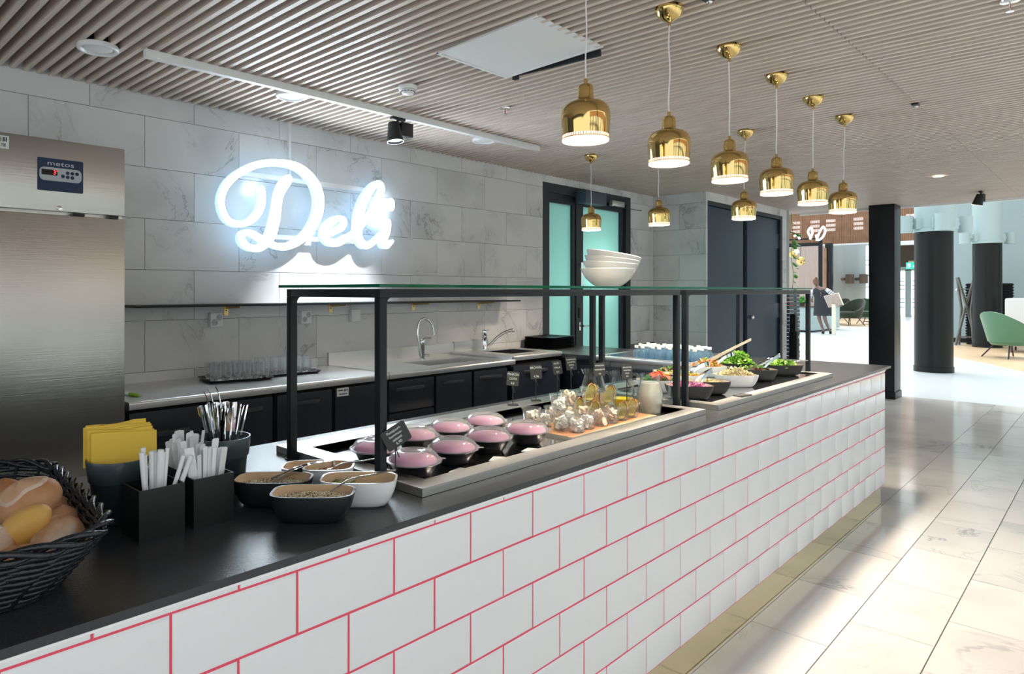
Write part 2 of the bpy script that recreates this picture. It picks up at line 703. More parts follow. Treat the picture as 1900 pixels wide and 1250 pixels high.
obj('edge_trim', B().box(-.9, 5.272, 1.117, 1.1215, .8935, .898), 'white_trim', ct, 0)
obj('kick_plate', B().box(-.9, 5.246, 1.142, 1.95, 0, .1425), 'kick_brass', ct, 0)
wk_ = B().box(-.9, 1.19, 1.118, 2.007, .898, CT).box(4.41, 5.41, 1.118, 2.007, .898, CT).box(2.69, 2.90, 1.118, 2.007, .898, CT)
for a_, b_ in ((1.19, 2.69), (2.90, 4.41)):
    wk_.box(a_, b_, 1.118, 1.26, .898, CT).box(a_, b_, 1.795, 2.007, .898, CT)
obj('worktop', wk_, 'laminate_black', ct, 0)
# ------------------------------------------------------------------ illuminated script sign on the back wall
mat('sign_face', (1, 1, 1), .4, emit=(.80, .92, 1.0), es=24.)
mat('sign_side', (.55, .72, .85), .35, emit=(.42, .66, .88), es=.9)
SG_D1 = [(2.28, 2.069, 0.0263), (2.286, 2.029, 0.0242), (2.281, 1.97, 0.0227), (2.253, 1.913, 0.0218), (2.201, 1.865, 0.0202), (2.145, 1.842, 0.0193), (2.091, 1.84, 0.0192), (2.045, 1.861, 0.0204), (2.014, 1.908, 0.021), (2.002, 1.966, 0.021), (2.011, 2.02, 0.021), (2.041, 2.08, 0.0211), (2.095, 2.138, 0.0213), (2.165, 2.187, 0.0215), (2.245, 2.227, 0.0211), (2.339, 2.253, 0.0214), (2.423, 2.263, 0.0217), (2.51, 2.262, 0.0243), (2.586, 2.241, 0.0284), (2.649, 2.2, 0.0325), (2.698, 2.144, 0.0359), (2.725, 2.072, 0.0376), (2.727, 2.006, 0.0369), (2.71, 1.934, 0.0352), (2.675, 1.869, 0.0327), (2.631, 1.814, 0.0294), (2.577, 1.766, 0.0261), (2.515, 1.731, 0.0235), (2.449, 1.712, 0.0225), (2.394, 1.713, 0.0209), (2.356, 1.723, 0.0193)]
SG_D2 = [(2.482, 2.163, 0.0287), (2.465, 2.143, 0.0316), (2.439, 2.108, 0.033), (2.417, 2.064, 0.0299), (2.404, 2.018, 0.0284), (2.396, 1.965, 0.0291), (2.386, 1.905, 0.032), (2.371, 1.844, 0.0341), (2.353, 1.791, 0.034), (2.332, 1.753, 0.031), (2.302, 1.719, 0.0264), (2.265, 1.695, 0.0219), (2.225, 1.69, 0.0196), (2.185, 1.699, 0.0216), (2.153, 1.722, 0.0244), (2.139, 1.754, 0.0214), (2.149, 1.779, 0.0201), (2.181, 1.791, 0.0173), (2.217, 1.785, 0.0188), (2.253, 1.769, 0.0204), (2.289, 1.751, 0.022)]
SG_E = [(2.829, 1.816, 0.0159), (2.863, 1.839, 0.0176), (2.907, 1.86, 0.0209), (2.94, 1.891, 0.0194), (2.942, 1.922, 0.0186), (2.912, 1.934, 0.0177), (2.868, 1.926, 0.0208), (2.819, 1.895, 0.0262), (2.783, 1.849, 0.03), (2.776, 1.805, 0.0316), (2.797, 1.77, 0.0285), (2.838, 1.755, 0.0239), (2.892, 1.765, 0.0265), (2.947, 1.79, 0.0243), (2.997, 1.817, 0.0196), (3.038, 1.844, 0.0164)]
SG_E2 = [(2.795, 1.822, 0.0238), (2.843, 1.835, 0.0207), (2.892, 1.852, 0.0193)]
SG_L = [(3.064, 1.858, 0.0181), (3.116, 1.911, 0.0166), (3.169, 1.974, 0.0167), (3.223, 2.045, 0.0185), (3.272, 2.117, 0.0212), (3.293, 2.175, 0.0204), (3.283, 2.212, 0.0212), (3.25, 2.22, 0.0211), (3.207, 2.195, 0.0252), (3.159, 2.14, 0.0309), (3.114, 2.069, 0.0348), (3.083, 1.992, 0.0372), (3.067, 1.916, 0.0354), (3.064, 1.85, 0.0329), (3.076, 1.797, 0.0314), (3.106, 1.761, 0.0298), (3.153, 1.754, 0.0234), (3.201, 1.775, 0.0193), (3.25, 1.812, 0.0169), (3.291, 1.851, 0.0153)]
SG_I = [(3.342, 1.931, 0.0343), (3.339, 1.893, 0.036), (3.324, 1.849, 0.0342), (3.305, 1.805, 0.0341), (3.305, 1.771, 0.0307), (3.339, 1.763, 0.024), (3.372, 1.781, 0.0155), (3.392, 1.797, 0.0121)]
SG_DOT = [(3.375, 2.086, 0.0361), (3.375, 2.074, 0.0379), (3.375, 2.062, 0.0361)]
SY, SDEP = 3.93, .042


def stroke_mesh(strokes):
    """variable-width brush strokes in the XZ plane -> (front face, side wall) builders"""
    fb, sb = B(), B()
    for st in strokes:
        P = cr(st, 6)
        n = len(P)
        Lf, Rt = [], []
        for i, (x, z, r) in enumerate(P):
            x0, z0, _ = P[max(0, i - 1)]
            x1, z1, _ = P[min(n - 1, i + 1)]
            tx, tz = x1 - x0, z1 - z0
            l = math.hypot(tx, tz) or 1
            nx, nz = -tz / l, tx / l
            Lf.append((x + nx * r, z + nz * r))
            Rt.append((x - nx * r, z - nz * r))

        def arc(c, a, r, k=8):
            return [(c[0] + r * math.cos(a + PI * j / k), c[1] + r * math.sin(a + PI * j / k)) for j in range(1, k)]
        a0 = math.atan2(Lf[0][1] - P[0][1], Lf[0][0] - P[0][0])
        a1 = math.atan2(Rt[-1][1] - P[-1][1], Rt[-1][0] - P[-1][0])
        c0 = arc(P[0], a0, P[0][2])
        c1 = arc(P[-1], a1, P[-1][2])
        vs = [(x, SY, z) for x, z in Lf] + [(x, SY, z) for x, z in Rt]
        fb.add(vs, [(i, i + 1, n + i + 1, n + i) for i in range(n - 1)])
        fb.add([(x, SY, z) for x, z in [Lf[0]] + c0 + [Rt[0]]], [tuple(range(len(c0) + 2))])
        fb.add([(x, SY, z) for x, z in [Rt[-1]] + c1 + [Lf[-1]]], [tuple(range(len(c1) + 2))])
        loop = Lf + c1[::-1] + Rt[::-1] + c0[::-1]
        m = len(loop)
        vs = [(x, SY + .002, z) for x, z in loop] + [(x, SY + SDEP, z) for x, z in loop]
        sb.add(vs, [(i, (i + 1) % m, m + (i + 1) % m, m + i) for i in range(m)])
        sb.add([(x, SY + SDEP, z) for x, z in Lf] + [(x, SY + SDEP, z) for x, z in Rt], [(i, i + 1, n + i + 1, n + i) for i in range(n - 1)])
    return fb, sb


sg = thing('neon_sign', 'glowing white script sign reading Deli on the grey marble wall', 'sign', (0, 0, 0))
for nm, st in (('letter_d', [SG_D1, SG_D2]), ('letter_e', [SG_E, SG_E2]), ('letter_l', [SG_L]), ('letter_i', [SG_I, SG_DOT])):
    f_, s_ = stroke_mesh(st)
    lo = obj(nm, s_, 'sign_side', sg, 40)
    obj('lit_face', f_, 'sign_face', lo, 0)
for z in (2.168, 1.778):
    obj('rail', B().box(2.16 if z > 2 else 2.36, 3.22, SY + SDEP, SY + SDEP + .02, z - .015, z + .015), 'white_paint', sg, 0)
for x in (2.3, 3.1):
    obj('stand_off', B().box(x - .008, x + .008, SY + SDEP + .02, 4.05, 1.77, 1.786).box(x - .008, x + .008, SY + SDEP + .02, 4.05, 2.16, 2.176), 'white_paint', sg, 0)
obj('cable_conduit', B().box(2.548, 2.564, 4.03, 4.05, 2.17, 2.57), 'white_paint', sg, 0)

# ------------------------------------------------------------------ golden bell pendants
mat('lamp_glow', (1, .95, .9), .4, emit=(1.0, .86, .70), es=9.)
mat('lamp_band', (.9, .8, .7), .4, emit=(1.0, .70, .56), es=1.15)
mat('cord_white', (.85, .85, .85), .5)
BELL = [(.0790, .018), (.0800, .030), (.0822, .055), (.0838, .080), (.0836, .092), (.0815, .104), (.0765, .115), (.068, .1245), (.056, .1315), (.043, .136),
        (.033, .1385), (.0288, .1415), (.0273, .147), (.0266, .160), (.0262, .178), (.0245, .1865), (.0195, .192), (.012, .1952), (.0072, .1965), (.0068, .199), (.0066, .212), (.003, .213)]


def pendant():
    t = thing('pendant_lamp', 'x', 'lamp', (0, 0, 0), group='golden bell pendants')
    b = B().lathe(BELL, 40)
    b.lathe([(r - .0015, z) for r, z in BELL[:14]], 40, cap=False)
    obj('bell_shade', b, 'brass', t, 50)
    obj('louvre_band', B().lathe([(.0788, .006), (.0790, .018), (.0770, .018), (.0768, .006)], 40, cap=False), 'lamp_band', t, 50)
    obj('rim_ring', B().lathe([(.0782, -.002), (.0792, .000), (.0794, .0055), (.0760, .0055), (.0758, -.002)], 40, cap=False), 'lamp_band', t, 50)
    obj('edge_line', B().lathe([(.0790, .0050), (.0799, .0056), (.0799, .0082), (.0790, .0088)], 40, cap=False), 'brass_dull', t, 50)
    fb_ = B()
    for q_ in range(60):
        fb_.box(.0786, .0794, -.0011, .0011, .009, .0175, Matrix.Rotation(2 * PI * q_ / 60, 4, 'Z'))
    obj('louvre_ribs', fb_, 'brass', t, 0, kind='stuff')
    obj('diffuser', B().lathe([(.0005, .010), (.04, .0095), (.0762, .0085)], 40, cap=False), 'lamp_glow', t, 50)
    pts = [(.0022 * math.sin(i * .9), .0016 * math.sin(i * .7 + 1) * (1 if 0 < i < 12 else 0), .21 + (.585 - .21) * i / 12) for i in range(13)]
    pts[0] = (0, 0, .21)
    pts[-1] = (0, 0, .585)
    obj('cord', B().tube(pts, .0026, 8), 'cord_white', t, 60)
    cp = [(.003, .560), (.006, .5605), (.0068, .575), (.014, .5785), (.028, .585), (.041, .595), (.050, .608), (.0555, .6205), (.0575, .632), (.0560, .634)]
    obj('ceiling_cup', B().lathe(cp, 36), 'brass', t, 50)
    return t


PZ = 1.933
pd = pendant()
PL = [((2.00, 1.307), 'largest golden bell pendant, nearest the camera over the counter, its ceiling cup out of view'),
      ((2.605, 1.307), 'golden bell pendant second from the near end of the row over the counter'),
      ((3.21, 1.307), 'golden bell pendant third from the near end of the row over the counter'),
      ((3.815, 1.307), 'golden bell pendant fourth from the near end of the row over the counter'),
      ((4.41, 1.307), 'golden bell pendant fifth from the near end of the row over the counter'),
      ((5.015, 1.307), 'farthest golden bell pendant of the row over the counter, beside the black column'),
      ((4.97, 1.925), 'small golden bell pendant hanging in front of the dark blue doors'),
      ((4.965, 2.57), 'small golden bell pendant hanging in front of the marble corner'),
      ((4.955, 3.18), 'smallest golden bell pendant hanging in front of the frosted glass door')]
for i, (xy, lb) in enumerate(PL):
    o = pd if i == 0 else dup(pd)
    o.location = (*xy, PZ)
    o.rotation_euler = (R(random.uniform(-1.2, 1.2)), R(random.uniform(-1, 1)) if i else 0, random.uniform(0, 6))
    o['label'] = lb
    light('pendant_bulb', 'SPOT', (xy[0], xy[1], PZ - .006), (xy[0], xy[1], 0), 55, (1, .84, .66), spot_size=R(125), spot_blend=.8, shadow_soft_size=.06)

# ------------------------------------------------------------------ things on the ceiling
tr = thing('light_track', 'long white lighting track fixed under the slatted ceiling', 'track', (1.29, 3.28, 2.525))
obj('rail', B().cbox(0, 3.06, -.018, .018, 0, .04, .002), 'white_paint', tr, 30)
obj('end_cap', B().box(-.006, 0, -.018, .018, 0, .04), 'white_plastic', tr, 0)
mat('spot_rim', (.8, .85, .9), .3, emit=(.8, .92, 1), es=3.)


def trackspot(name, label, loc, rz, lit, tilt=0., warm=False):
    t = thing(name, label, 'spotlight', loc, rz)
    obj('adapter', B().cbox(-.055, .055, -.014, .014, -.018, .0, .002), 'black_plastic', t, 30)
    obj('stem', B().cyl(0, 0, -.04, -.018, .009, 12), 'black_plastic', t, 40)
    M = Matrix.Translation((-.035, 0, -.04)) @ Matrix.Rotation(tilt, 4, 'X')
    b = B()
    b.lathe([(.034, .0), (.037, -.01), (.046, -.075), (.053, -.125), (.051, -.125), (.044, -.075), (.034, -.012), (.0, -.012)], 28, M, cap=True)
    obj('lamp_head', b, 'black_plastic', t, 40)
    obj('lens', B().lathe([(.0, -.110), (.049, -.110)], 28, M, cap=False), lit, t, 40)
    obj('lit_rim', B().lathe([(.0505, -.1255), (.0535, -.1255)], 28, M, cap=False), lit, t, 0)
    obj('gear_box', B().cbox(.005, .105, -.032, .032, -.118, -.03, .003), 'black_plastic', t, 30)
    return t


trackspot('track_spotlight', 'black track spotlight aimed down below the Deli sign', (2.875, 3.28, 2.527), 0, 'spot_rim', R(-8))
trackspot('ceiling_spotlight', 'black ceiling spotlight near the bright edge of the hall', (9.93, 1.17, 2.568), 0, 'lamp_glow', R(14))
vp = B().lathe([(.088, -.0), (.090, -.004), (.090, -.018), (.086, -.022), (.076, -.022), (.070, -.014), (.064, -.008)], 36, cap=False)
for i, (x, y, lb) in enumerate(((1.115, 3.40, 'round white air valve in the ceiling above the steel fridge'),
                                (2.185, 3.43, 'round white air valve in the ceiling behind the light track above the sign'),
                                (3.86, 3.42, 'round white air valve in the ceiling near the far end of the light track'))):
    t = thing('air_valve', lb, 'vent', (x, y, 2.567), group='round ceiling air valves')
    obj('ring', vp if i == 0 else B().lathe([(.088, -.0), (.090, -.004), (.090, -.018), (.086, -.022), (.076, -.022), (.070, -.014), (.064, -.008)], 36, cap=False), 'white_plastic', t, 40)
    obj('disc', B().lathe([(.0, -.021), (.05, -.021), (.062, -.016), (.064, -.008), (.0, -.004)], 36), 'white_plastic', t, 40)
    obj('duct', B().cyl(0, 0, -.0, .05, .062, 24), 'black_plastic', t, 40)
t = thing('smoke_detector', 'small white smoke detector on the slatted ceiling', 'detector', (2.56, 2.835, 2.565))
obj('base', B().lathe([(.052, 0), (.053, -.02), (.050, -.024)], 30), 'white_plastic', t, 40)
b = B().lathe([(.046, -.026), (.044, -.032), (.036, -.034), (.030, -.046), (.018, -.050), (.0, -.050)], 30)
obj('chamber', b, 'white_plastic', t, 40)
b = B()
for k in range(14):
    a = 2 * PI * k / 14
    b.box(.036, .042, -.005, .005, -.035, -.0305, Matrix.Rotation(a, 4, 'Z'))
obj('slots', b, 'black_plastic', t, 0)


def sprinkler(label, x, y):
    t = thing('sprinkler', label, 'sprinkler', (x, y, 2.565))
    obj('escutcheon', B().lathe([(.034, 0), (.032, -.006), (.012, -.008), (.0, -.008)], 24), 'chrome', t, 40)
    obj('frame', B().tube(cr([(-.008, 0, -.008), (-.014, 0, -.024), (-.004, 0, -.042)], 5), .0022, 6).tube(cr([(.008, 0, -.008), (.014, 0, -.024), (.004, 0, -.042)], 5), .0022, 6), 'chrome', t, 40)
    obj('bulb', B().cyl(0, 0, -.04, -.008, .003, 8), mat('sprinkler_red', (.6, .02, .02), .2) if 'sprinkler_red' not in MT else 'sprinkler_red', t, 40)
    obj('deflector', B().cyl(0, 0, -.045, -.042, .014, 16), 'chrome', t, 40)


sprinkler('chrome sprinkler head in the ceiling right of the smoke detector', 3.30, 2.745)
sprinkler('chrome sprinkler head in the top right corner of the ceiling', 3.486, .32)
for (x, y, lb) in ((2.61, 1.15, 'small black ceiling sensor beside the nearest ceiling cups'), (5.0, .905, 'small black ceiling sensor at the joint of the slat panels')):
    t = thing('ceiling_sensor', lb, 'sensor', (x, y, 2.565))
    obj('base', B().cbox(-.03, .03, -.018, .018, -.012, 0, .003), 'black_plastic', t, 30)
    obj('lens', B().blob(.02, 0, -.012, .012, .012, .010, 12, 8), 'chrome', t, 60)
t = thing('downlight', 'small lit recessed downlight in the far part of the ceiling', 'lamp', (8.29, 1.312, 2.563))
obj('ring', B().lathe([(.052, 0), (.052, -.006), (.044, -.006)], 28, cap=False), 'white_plastic', t, 40)
obj('diffuser', B().lathe([(0, -.003), (.045, -.003)], 28, cap=False), 'lamp_glow', t, 0)
light('downlight_beam', 'SPOT', (8.29, 1.312, 2.55), (8.29, 1.312, 0), 40, (1, .88, .76), spot_size=R(110), spot_blend=.7, shadow_soft_size=.05)
t = thing('ceiling_panel', 'square white perforated ceiling panel set among the slats', 'panel', (2.54, 2.03, 2.558), rot=(R(-1.5), 0, 0))
mat('perforated', (.84, .86, .87), .45, bump=(900, .25, 1))
obj('perforated_sheet', B().box(-.245, .245, -.30, .28, 0, .004), 'perforated', t, 0)
obj('frame', B().box(-.26, -.245, -.30, .29, -.003, .006).box(.245, .26, -.30, .29, -.003, .006).box(-.26, .26, .28, .292, -.003, .006), 'white_paint', t, 0)
t = thing('panel_hinge_bar', 'dark metal bar hanging along the white ceiling panel', 'bar', (2.822, 1.76, 2.535))
obj('bar', B().loft([[(-.006, 0, .0), (.006, 0, .0), (.006, 0, .03), (-.006, 0, .03)], [(-.006, .52, .018), (.006, .52, .018), (.006, .52, .03), (-.006, .52, .03)]]), 'black_plastic', t, 0)
obj('end_knob', B().cbox(-.012, .012, .50, .53, .0, .02, .003), 'black_plastic', t, 30)

# ------------------------------------------------------------------ sneeze guards
def guard(label, x0, x1, gx0, gx1):
    t = thing('sneeze_guard', label, 'sneeze guard', (x0, 1.34, CT))
    w = .023
    L_, D_ = x1 - x0 + w, 1.755 - 1.34 + w
    H_ = 1.424 - CT
    for px in (0, x1 - x0):
        for py in (0, 1.755 - 1.34):
            obj('post', B().cbox(px, px + w, py, py + w, 0, H_ - w, .0015), 'frame_black', t, 30)
            obj('foot_plate', B().box(px - .004, px + w + .004, py - .004, py + w + .004, 0, .004), 'frame_black', t, 0)
    for py in (0, 1.755 - 1.34):
        obj('rail', B().cbox(0, L_, py, py + w, H_ - w, H_, .0015).prism([(w, H_ - w), (w + .012, H_ - w), (w + .006, H_ - w - .003), (w + .003, H_ - w - .006), (w, H_ - w - .012)], -(py + w), -py, Matrix.Rotation(PI / 2, 4, 'X')), 'frame_black', t, 30)
    for px in (0, x1 - x0):
        obj('end_rail', B().cbox(px, px + w, w, D_ - w, H_ - w, H_, .0015), 'frame_black', t, 30)
    gz = H_ + .004
    g = obj('glass_shelf', B().box(gx0 - x0, gx1 - x0, -.006, .47, gz, gz + .008), 'green_glass', t, 0)
    e = .0006
    obj('glass_edge', B().box(gx0 - x0, gx1 - x0, -.006 - e, -.006, gz, gz + .008).box(gx0 - x0 - e, gx0 - x0, -.006, .47, gz, gz + .008).box(gx0 - x0, gx1 - x0, .47, .47 + e, gz, gz + .008), 'green_edge', g, 0)
    for px in (.04, (x1 - x0) / 2, x1 - x0 - .02):
        for py in (.011, .426):
            obj('spacer', B().cyl(px, py, H_, gz, .008, 12), 'clear_glass', t, 40)
    return t


guard('near black framed sneeze guard with glass shelf carrying the stacked bowls', 1.115, 2.752, 1.108, 2.792)
guard('far black framed sneeze guard with glass shelf over the salad bowls', 2.832, 4.462, 2.808, 4.495)


# ------------------------------------------------------------------ chilled wells let into the counter
def well(label, x0, x1, wf):
    y0, y1 = 1.212, 1.88
    t = thing('chilled_well', label, 'food well', (x0, y0, .86))
    z = CT - .86
    lx, ly = x1 - x0, y1 - y0
    ix0, ix1, iy0, iy1 = .065, lx - .055, .060, .571
    rz = z + .022
    # flat rim with mitred corners: four parts
    for nm, P in (('rim', [(0, 0), (lx, 0), (ix1, iy0), (ix0, iy0)]), ('rim', [(0, ly), (ix0, iy1), (ix1, iy1), (lx, ly)]),
                  ('rim', [(0, 0), (ix0, iy0), (ix0, iy1), (0, ly)]), ('rim', [(lx, 0), (lx, ly), (ix1, iy1), (ix1, iy0)])):
        obj(nm, B().prism(P, z + .001, rz), 'steel', t, 0)
    obj('liner', B().box(ix0 - .003, ix0, iy0, iy1, .02, z + .02).box(ix1, ix1 + .003, iy0, iy1, .02, z + .02)
        .box(ix0, ix1, iy0 - .003, iy0, .02, z + .02).box(ix0, ix1, iy1, iy1 + .003, .02, z + .02), 'cream_liner', t, 0)
    obj('well_floor', B().box(ix0 - .003, ix1 + .003, iy0 - .003, iy1 + .003, wf - .87, wf - .86), 'steel_bright', t, 0)
    return t


well('near steel chilled well holding pink lidded bowls and cups', 1.142, 2.735, .915)
well('far steel chilled well holding the salad bowls', 2.860, 4.457, .928)
# ------------------------------------------------------------------ steel fridge
mat('panel_blue', (.010, .030, .085), .35)
mat('panel_silver', (.50, .54, .58), .4)
mat('display_black', (.003, .003, .004), .15)
mat('led_red', (.5, 0, 0), .4, emit=(1, .03, .02), es=4.)
mat('logo_grey', (.60, .63, .66), .4)
mat('label_white', (.80, .82, .83), .6)
mat('ink_black', (.03, .03, .035), .7)
FX0, FX1, FY = .50, 1.20, 3.30
fr = thing('fridge', 'tall brushed steel upright fridge beside the marble wall', 'fridge', (FX0, FY, 0))
wF = FX1 - FX0
obj('carcass', B().box(0, wF, .035, .74, .1, 2.08), 'steel_fridge', fr, 0)
obj('fascia', B().cbox(0, wF, 0, .035, 1.768, 2.08, .003), 'steel_fridge', fr, 30)
dr_ = obj('door', B().cbox(0, wF, 0, .035, .12, 1.752, .004), 'steel_fridge', fr, 30)
obj('hinge', B().box(wF - .07, wF - .03, -.004, .03, 1.752, 1.766), 'black_plastic', dr_, 0)
obj('latch', B().box(wF * .68, wF * .68 + .05, -.003, .03, 1.753, 1.764), 'black_plastic', dr_, 0)
obj('lock', B().lathe([(.011, 0), (.010, .006), (.0, .007)], 20, Matrix.Translation((.423, 0, 1.782)) @ Matrix.Rotation(PI / 2, 4, 'X')), 'chrome', fr, 40)
for px in (.05, wF - .05):
    obj('leg', B().cyl(px, .1, 0, .1, .022, 14), 'steel', fr, 40)
    obj('leg', B().cyl(px, .66, 0, .1, .022, 14), 'steel', fr, 40)
rotF = (PI / 2, 0, 0)
cpn = obj('control_panel', B().prism(rrect(.182, .142, .005, 3, .428, 1.9245), 0, .003, Matrix.Rotation(PI / 2, 4, 'X')), 'panel_blue', fr, 0)
obj('button_plate', B().prism(rrect(.168, .058, .020, 6, .428, 1.927), .003, .004, Matrix.Rotation(PI / 2, 4, 'X')), 'panel_silver', cpn, 0)
obj('display', B().prism(rrect(.062, .024, .001, 2, .383, 1.934), .004, .005, Matrix.Rotation(PI / 2, 4, 'X')), 'display_black', cpn, 0)
text('led_digit', '3', .026, 'led_red', cpn, (.403, -.0053, 1.934), rotF, sx=.9)
obj('led_dot', B().prism(rrect(.004, .004, .001, 2, .4125, 1.942), .005, .0056, Matrix.Rotation(PI / 2, 4, 'X')), 'led_red', cpn, 0)
for (bx, bz) in ((.455, 1.938), (.474, 1.938), (.493, 1.938), (.436, 1.922), (.455, 1.920), (.474, 1.919)):
    kb = obj('button', B().lathe([(.0078, 0), (.0074, .0012), (.0, .0012)], 18, Matrix.Translation((bx, -.004, bz)) @ Matrix.Rotation(PI / 2, 4, 'X')), 'panel_blue', cpn, 40)
text('brand_lettering', 'metos', .0285, 'logo_grey', cpn, (.428, -.0032, 1.9735), rotF, sx=1.5, space=1.02)
ast = obj('asset_label', B().box(.1, .232, -.0008, 0, 2.012, 2.066), 'label_white', fr, 0)
for k, (a, w_) in enumerate(((.196, .005), (.206, .002), (.211, .005), (.2195, .004))):
    obj('barcode_bar', B().box(a, a + w_, -.0014, -.0008, 2.042, 2.060), 'ink_black', ast, 0)
text('label_number', '278', .020, 'ink_black', ast, (.205, -.0012, 2.026), rotF)

# ------------------------------------------------------------------ back worktops and sinks
BZ_ = .885


def steel_top(name, label, x0, x1, y0, y1, holes, z=BZ_, th=.038, extra=None):
    t = thing(name, label, 'worktop', (0, 0, 0))
    b = B()
    r = .012
    for (p, q, c_, d_) in rects_minus((x0, x1, y0 + r, y1), holes):
        b.box(p, q, c_, d_, z - .004, z)
    prof = [(y0 + r, z)] + [(y0 + r - r * math.sin(R(a)), z - r + r * math.cos(R(a))) for a in range(15, 91, 15)] + [(y0, z - th), (y0 + .003, z - th), (y0 + .004, z - r), (y0 + r, z - .004)]
    b.loft([[(x0, y_, z_) for y_, z_ in prof], [(x1, y_, z_) for y_, z_ in prof]])
    obj('top_sheet', b, 'steel', t, 40)
    return t


st1 = steel_top('steel_worktop', 'plain steel worktop beside the fridge carrying the trays of glasses', 1.24, 2.872, 3.36, 4.05, [])
obj('end_block', B().cbox(1.215, 1.24, 3.352, 3.41, .845, .884, .004), 'black_plastic', st1, 30)
st2 = steel_top('sink_worktop', 'steel sink worktop with a tall curved tap', 2.876, 4.165, 3.36, 4.05, [(3.38, 4.0, 3.52, 3.80)])
obj('splash_back', B().box(2.876, 4.165, 4.03, 4.05, .885, .975).box(2.876, 4.165, 4.024, 4.03, .885, .89), 'steel', st2, 0)
obj('seam_ridge', B().box(2.876, 2.886, 3.37, 4.03, .885, .889), 'steel_bright', st2, 0)
obj('side_ridge', B().cbox(4.135, 4.165, 3.372, 4.03, .885, .912, .004), 'steel', st2, 30)
obj('basin', B().box(3.38, 4.0, 3.52, 3.524, .74, .881).box(3.38, 4.0, 3.796, 3.80, .74, .881).box(3.38, 3.384, 3.52, 3.80, .74, .881).box(3.996, 4.0, 3.52, 3.80, .74, .881).box(3.38, 4.0, 3.52, 3.80, .735, .74), 'steel', st2, 0)
obj('drain', B().cyl(3.69, 3.66, .74, .7415, .035, 20), 'chrome', st2, 40)
st3 = steel_top('hand_sink_worktop', 'small steel hand basin worktop with a low swivel tap', 4.17, 4.848, 3.40, 4.05, [(4.35, 4.75, 3.55, 3.86)], z=.905)
obj('splash_back', B().box(4.17, 4.62, 4.03, 4.05, .905, .985), 'steel', st3, 0)
obj('basin', B().box(4.35, 4.75, 3.55, 3.554, .8, .901).box(4.35, 4.75, 3.856, 3.86, .8, .901).box(4.35, 4.354, 3.55, 3.86, .8, .901).box(4.746, 4.75, 3.55, 3.86, .8, .901).box(4.35, 4.75, 3.55, 3.86, .795, .8), 'steel_bright', st3, 0)

# taps
t = thing('tap', 'tall chrome swan-neck tap at the steel sink', 'tap', (3.645, 3.87, BZ_))
obj('body', B().lathe([(.026, 0), (.026, .012), (.021, .016), (.021, .115), (.023, .12), (.023, .15), (.018, .158), (.0, .16)], 24), 'chrome', t, 45)
pts = cr([(-.03, -.01, .03), (-.045, -.005, .12), (-.05, 0, .22), (-.035, 0, .285), (.0, -.01, .318), (.045, -.02, .305), (.075, -.03, .265), (.085, -.035, .215)], 6)
obj('spout', B().tube(pts, .0095, 12), 'chrome', t, 60)
obj('spout_nozzle', B().cyl(.086, -.036, .185, .225, .012, 16), 'chrome', t, 40)
obj('lever', B().tube([(.0, 0, .155), (.03, -.005, .166), (.085, -.015, .164)], .006, 8, flat=.7), 'chrome', t, 60)
obj('side_knob', B().tube([(.015, -.01, .035), (.045, -.03, .03)], .012, 12), 'chrome', t, 40)
t = thing('tap', 'low chrome swivel tap at the small hand basin', 'tap', (4.47, 3.955, .905))
obj('body', B().lathe([(.025, 0), (.025, .01), (.023, .014), (.023, .12), (.024, .125), (.022, .165), (.014, .172), (.0, .172)], 24), 'chrome', t, 45)
obj('spout', B().tube(cr([(.0, -.005, .02), (.05, -.03, .05), (.10, -.06, .105), (.16, -.1, .15), (.215, -.135, .17)], 5), .0125, 12), 'chrome', t, 60)
obj('spout_tip', B().blob(.222, -.14, .166, .016, .016, .018, 12, 8), 'chrome', t, 60)
obj('lever', B().cbox(-.005, .06, -.012, .012, .166, .178, .003), 'chrome', t, 30)

# ------------------------------------------------------------------ dark fridge cabinets under the back worktops
CY = 3.385


def cabinet(label, x0, x1, handle, z0=.12, z1=.838, hz=.772, drawers=()):
    t = thing('base_cabinet', label, 'cabinet', (x0, CY, 0), group='dark base cabinets along the back wall')
    w = x1 - x0
    obj('carcass', B().box(0, w, .022, .12, z0, z1).box(0, w, .12, .62, z0, .72), 'cabinet_gap', t, 0)
    obj('plinth', B().box(0, w, .06, .6, 0, z0), 'cabinet_gap', t, 0)
    d = obj('drawer_front' if drawers else 'door', B().cbox(.006, w - .006, 0, .02, (drawers[0] if drawers else z0 + .005), z1 - .012, .003), 'cabinet_navy', t, 30)
    if drawers:
        obj('drawer_front', B().cbox(.006, w - .006, 0, .02, z0 + .005, drawers[0] - .012, .003), 'cabinet_navy', t, 30)
    if handle:
        a, b_ = handle[0] - x0, handle[1] - x0
        m_ = (a + b_) / 2
        hw = (b_ - a) / 2
        rings = []
        for i in range(9):
            u = -1 + 2 * i / 8
            dep = .026 * (1 - u ** 4) + .003
            hh = .012 + .003 * (1 - u * u)
            y_ = -dep
            rings.append([(m_ + u * hw, .0, hz - hh), (m_ + u * hw, y_, hz - hh * .8), (m_ + u * hw, y_ - .002, hz), (m_ + u * hw, y_, hz + hh * .7), (m_ + u * hw, .0, hz + hh)])
        obj('handle', B().loft(rings), 'handle_black', d, 50)
    return t


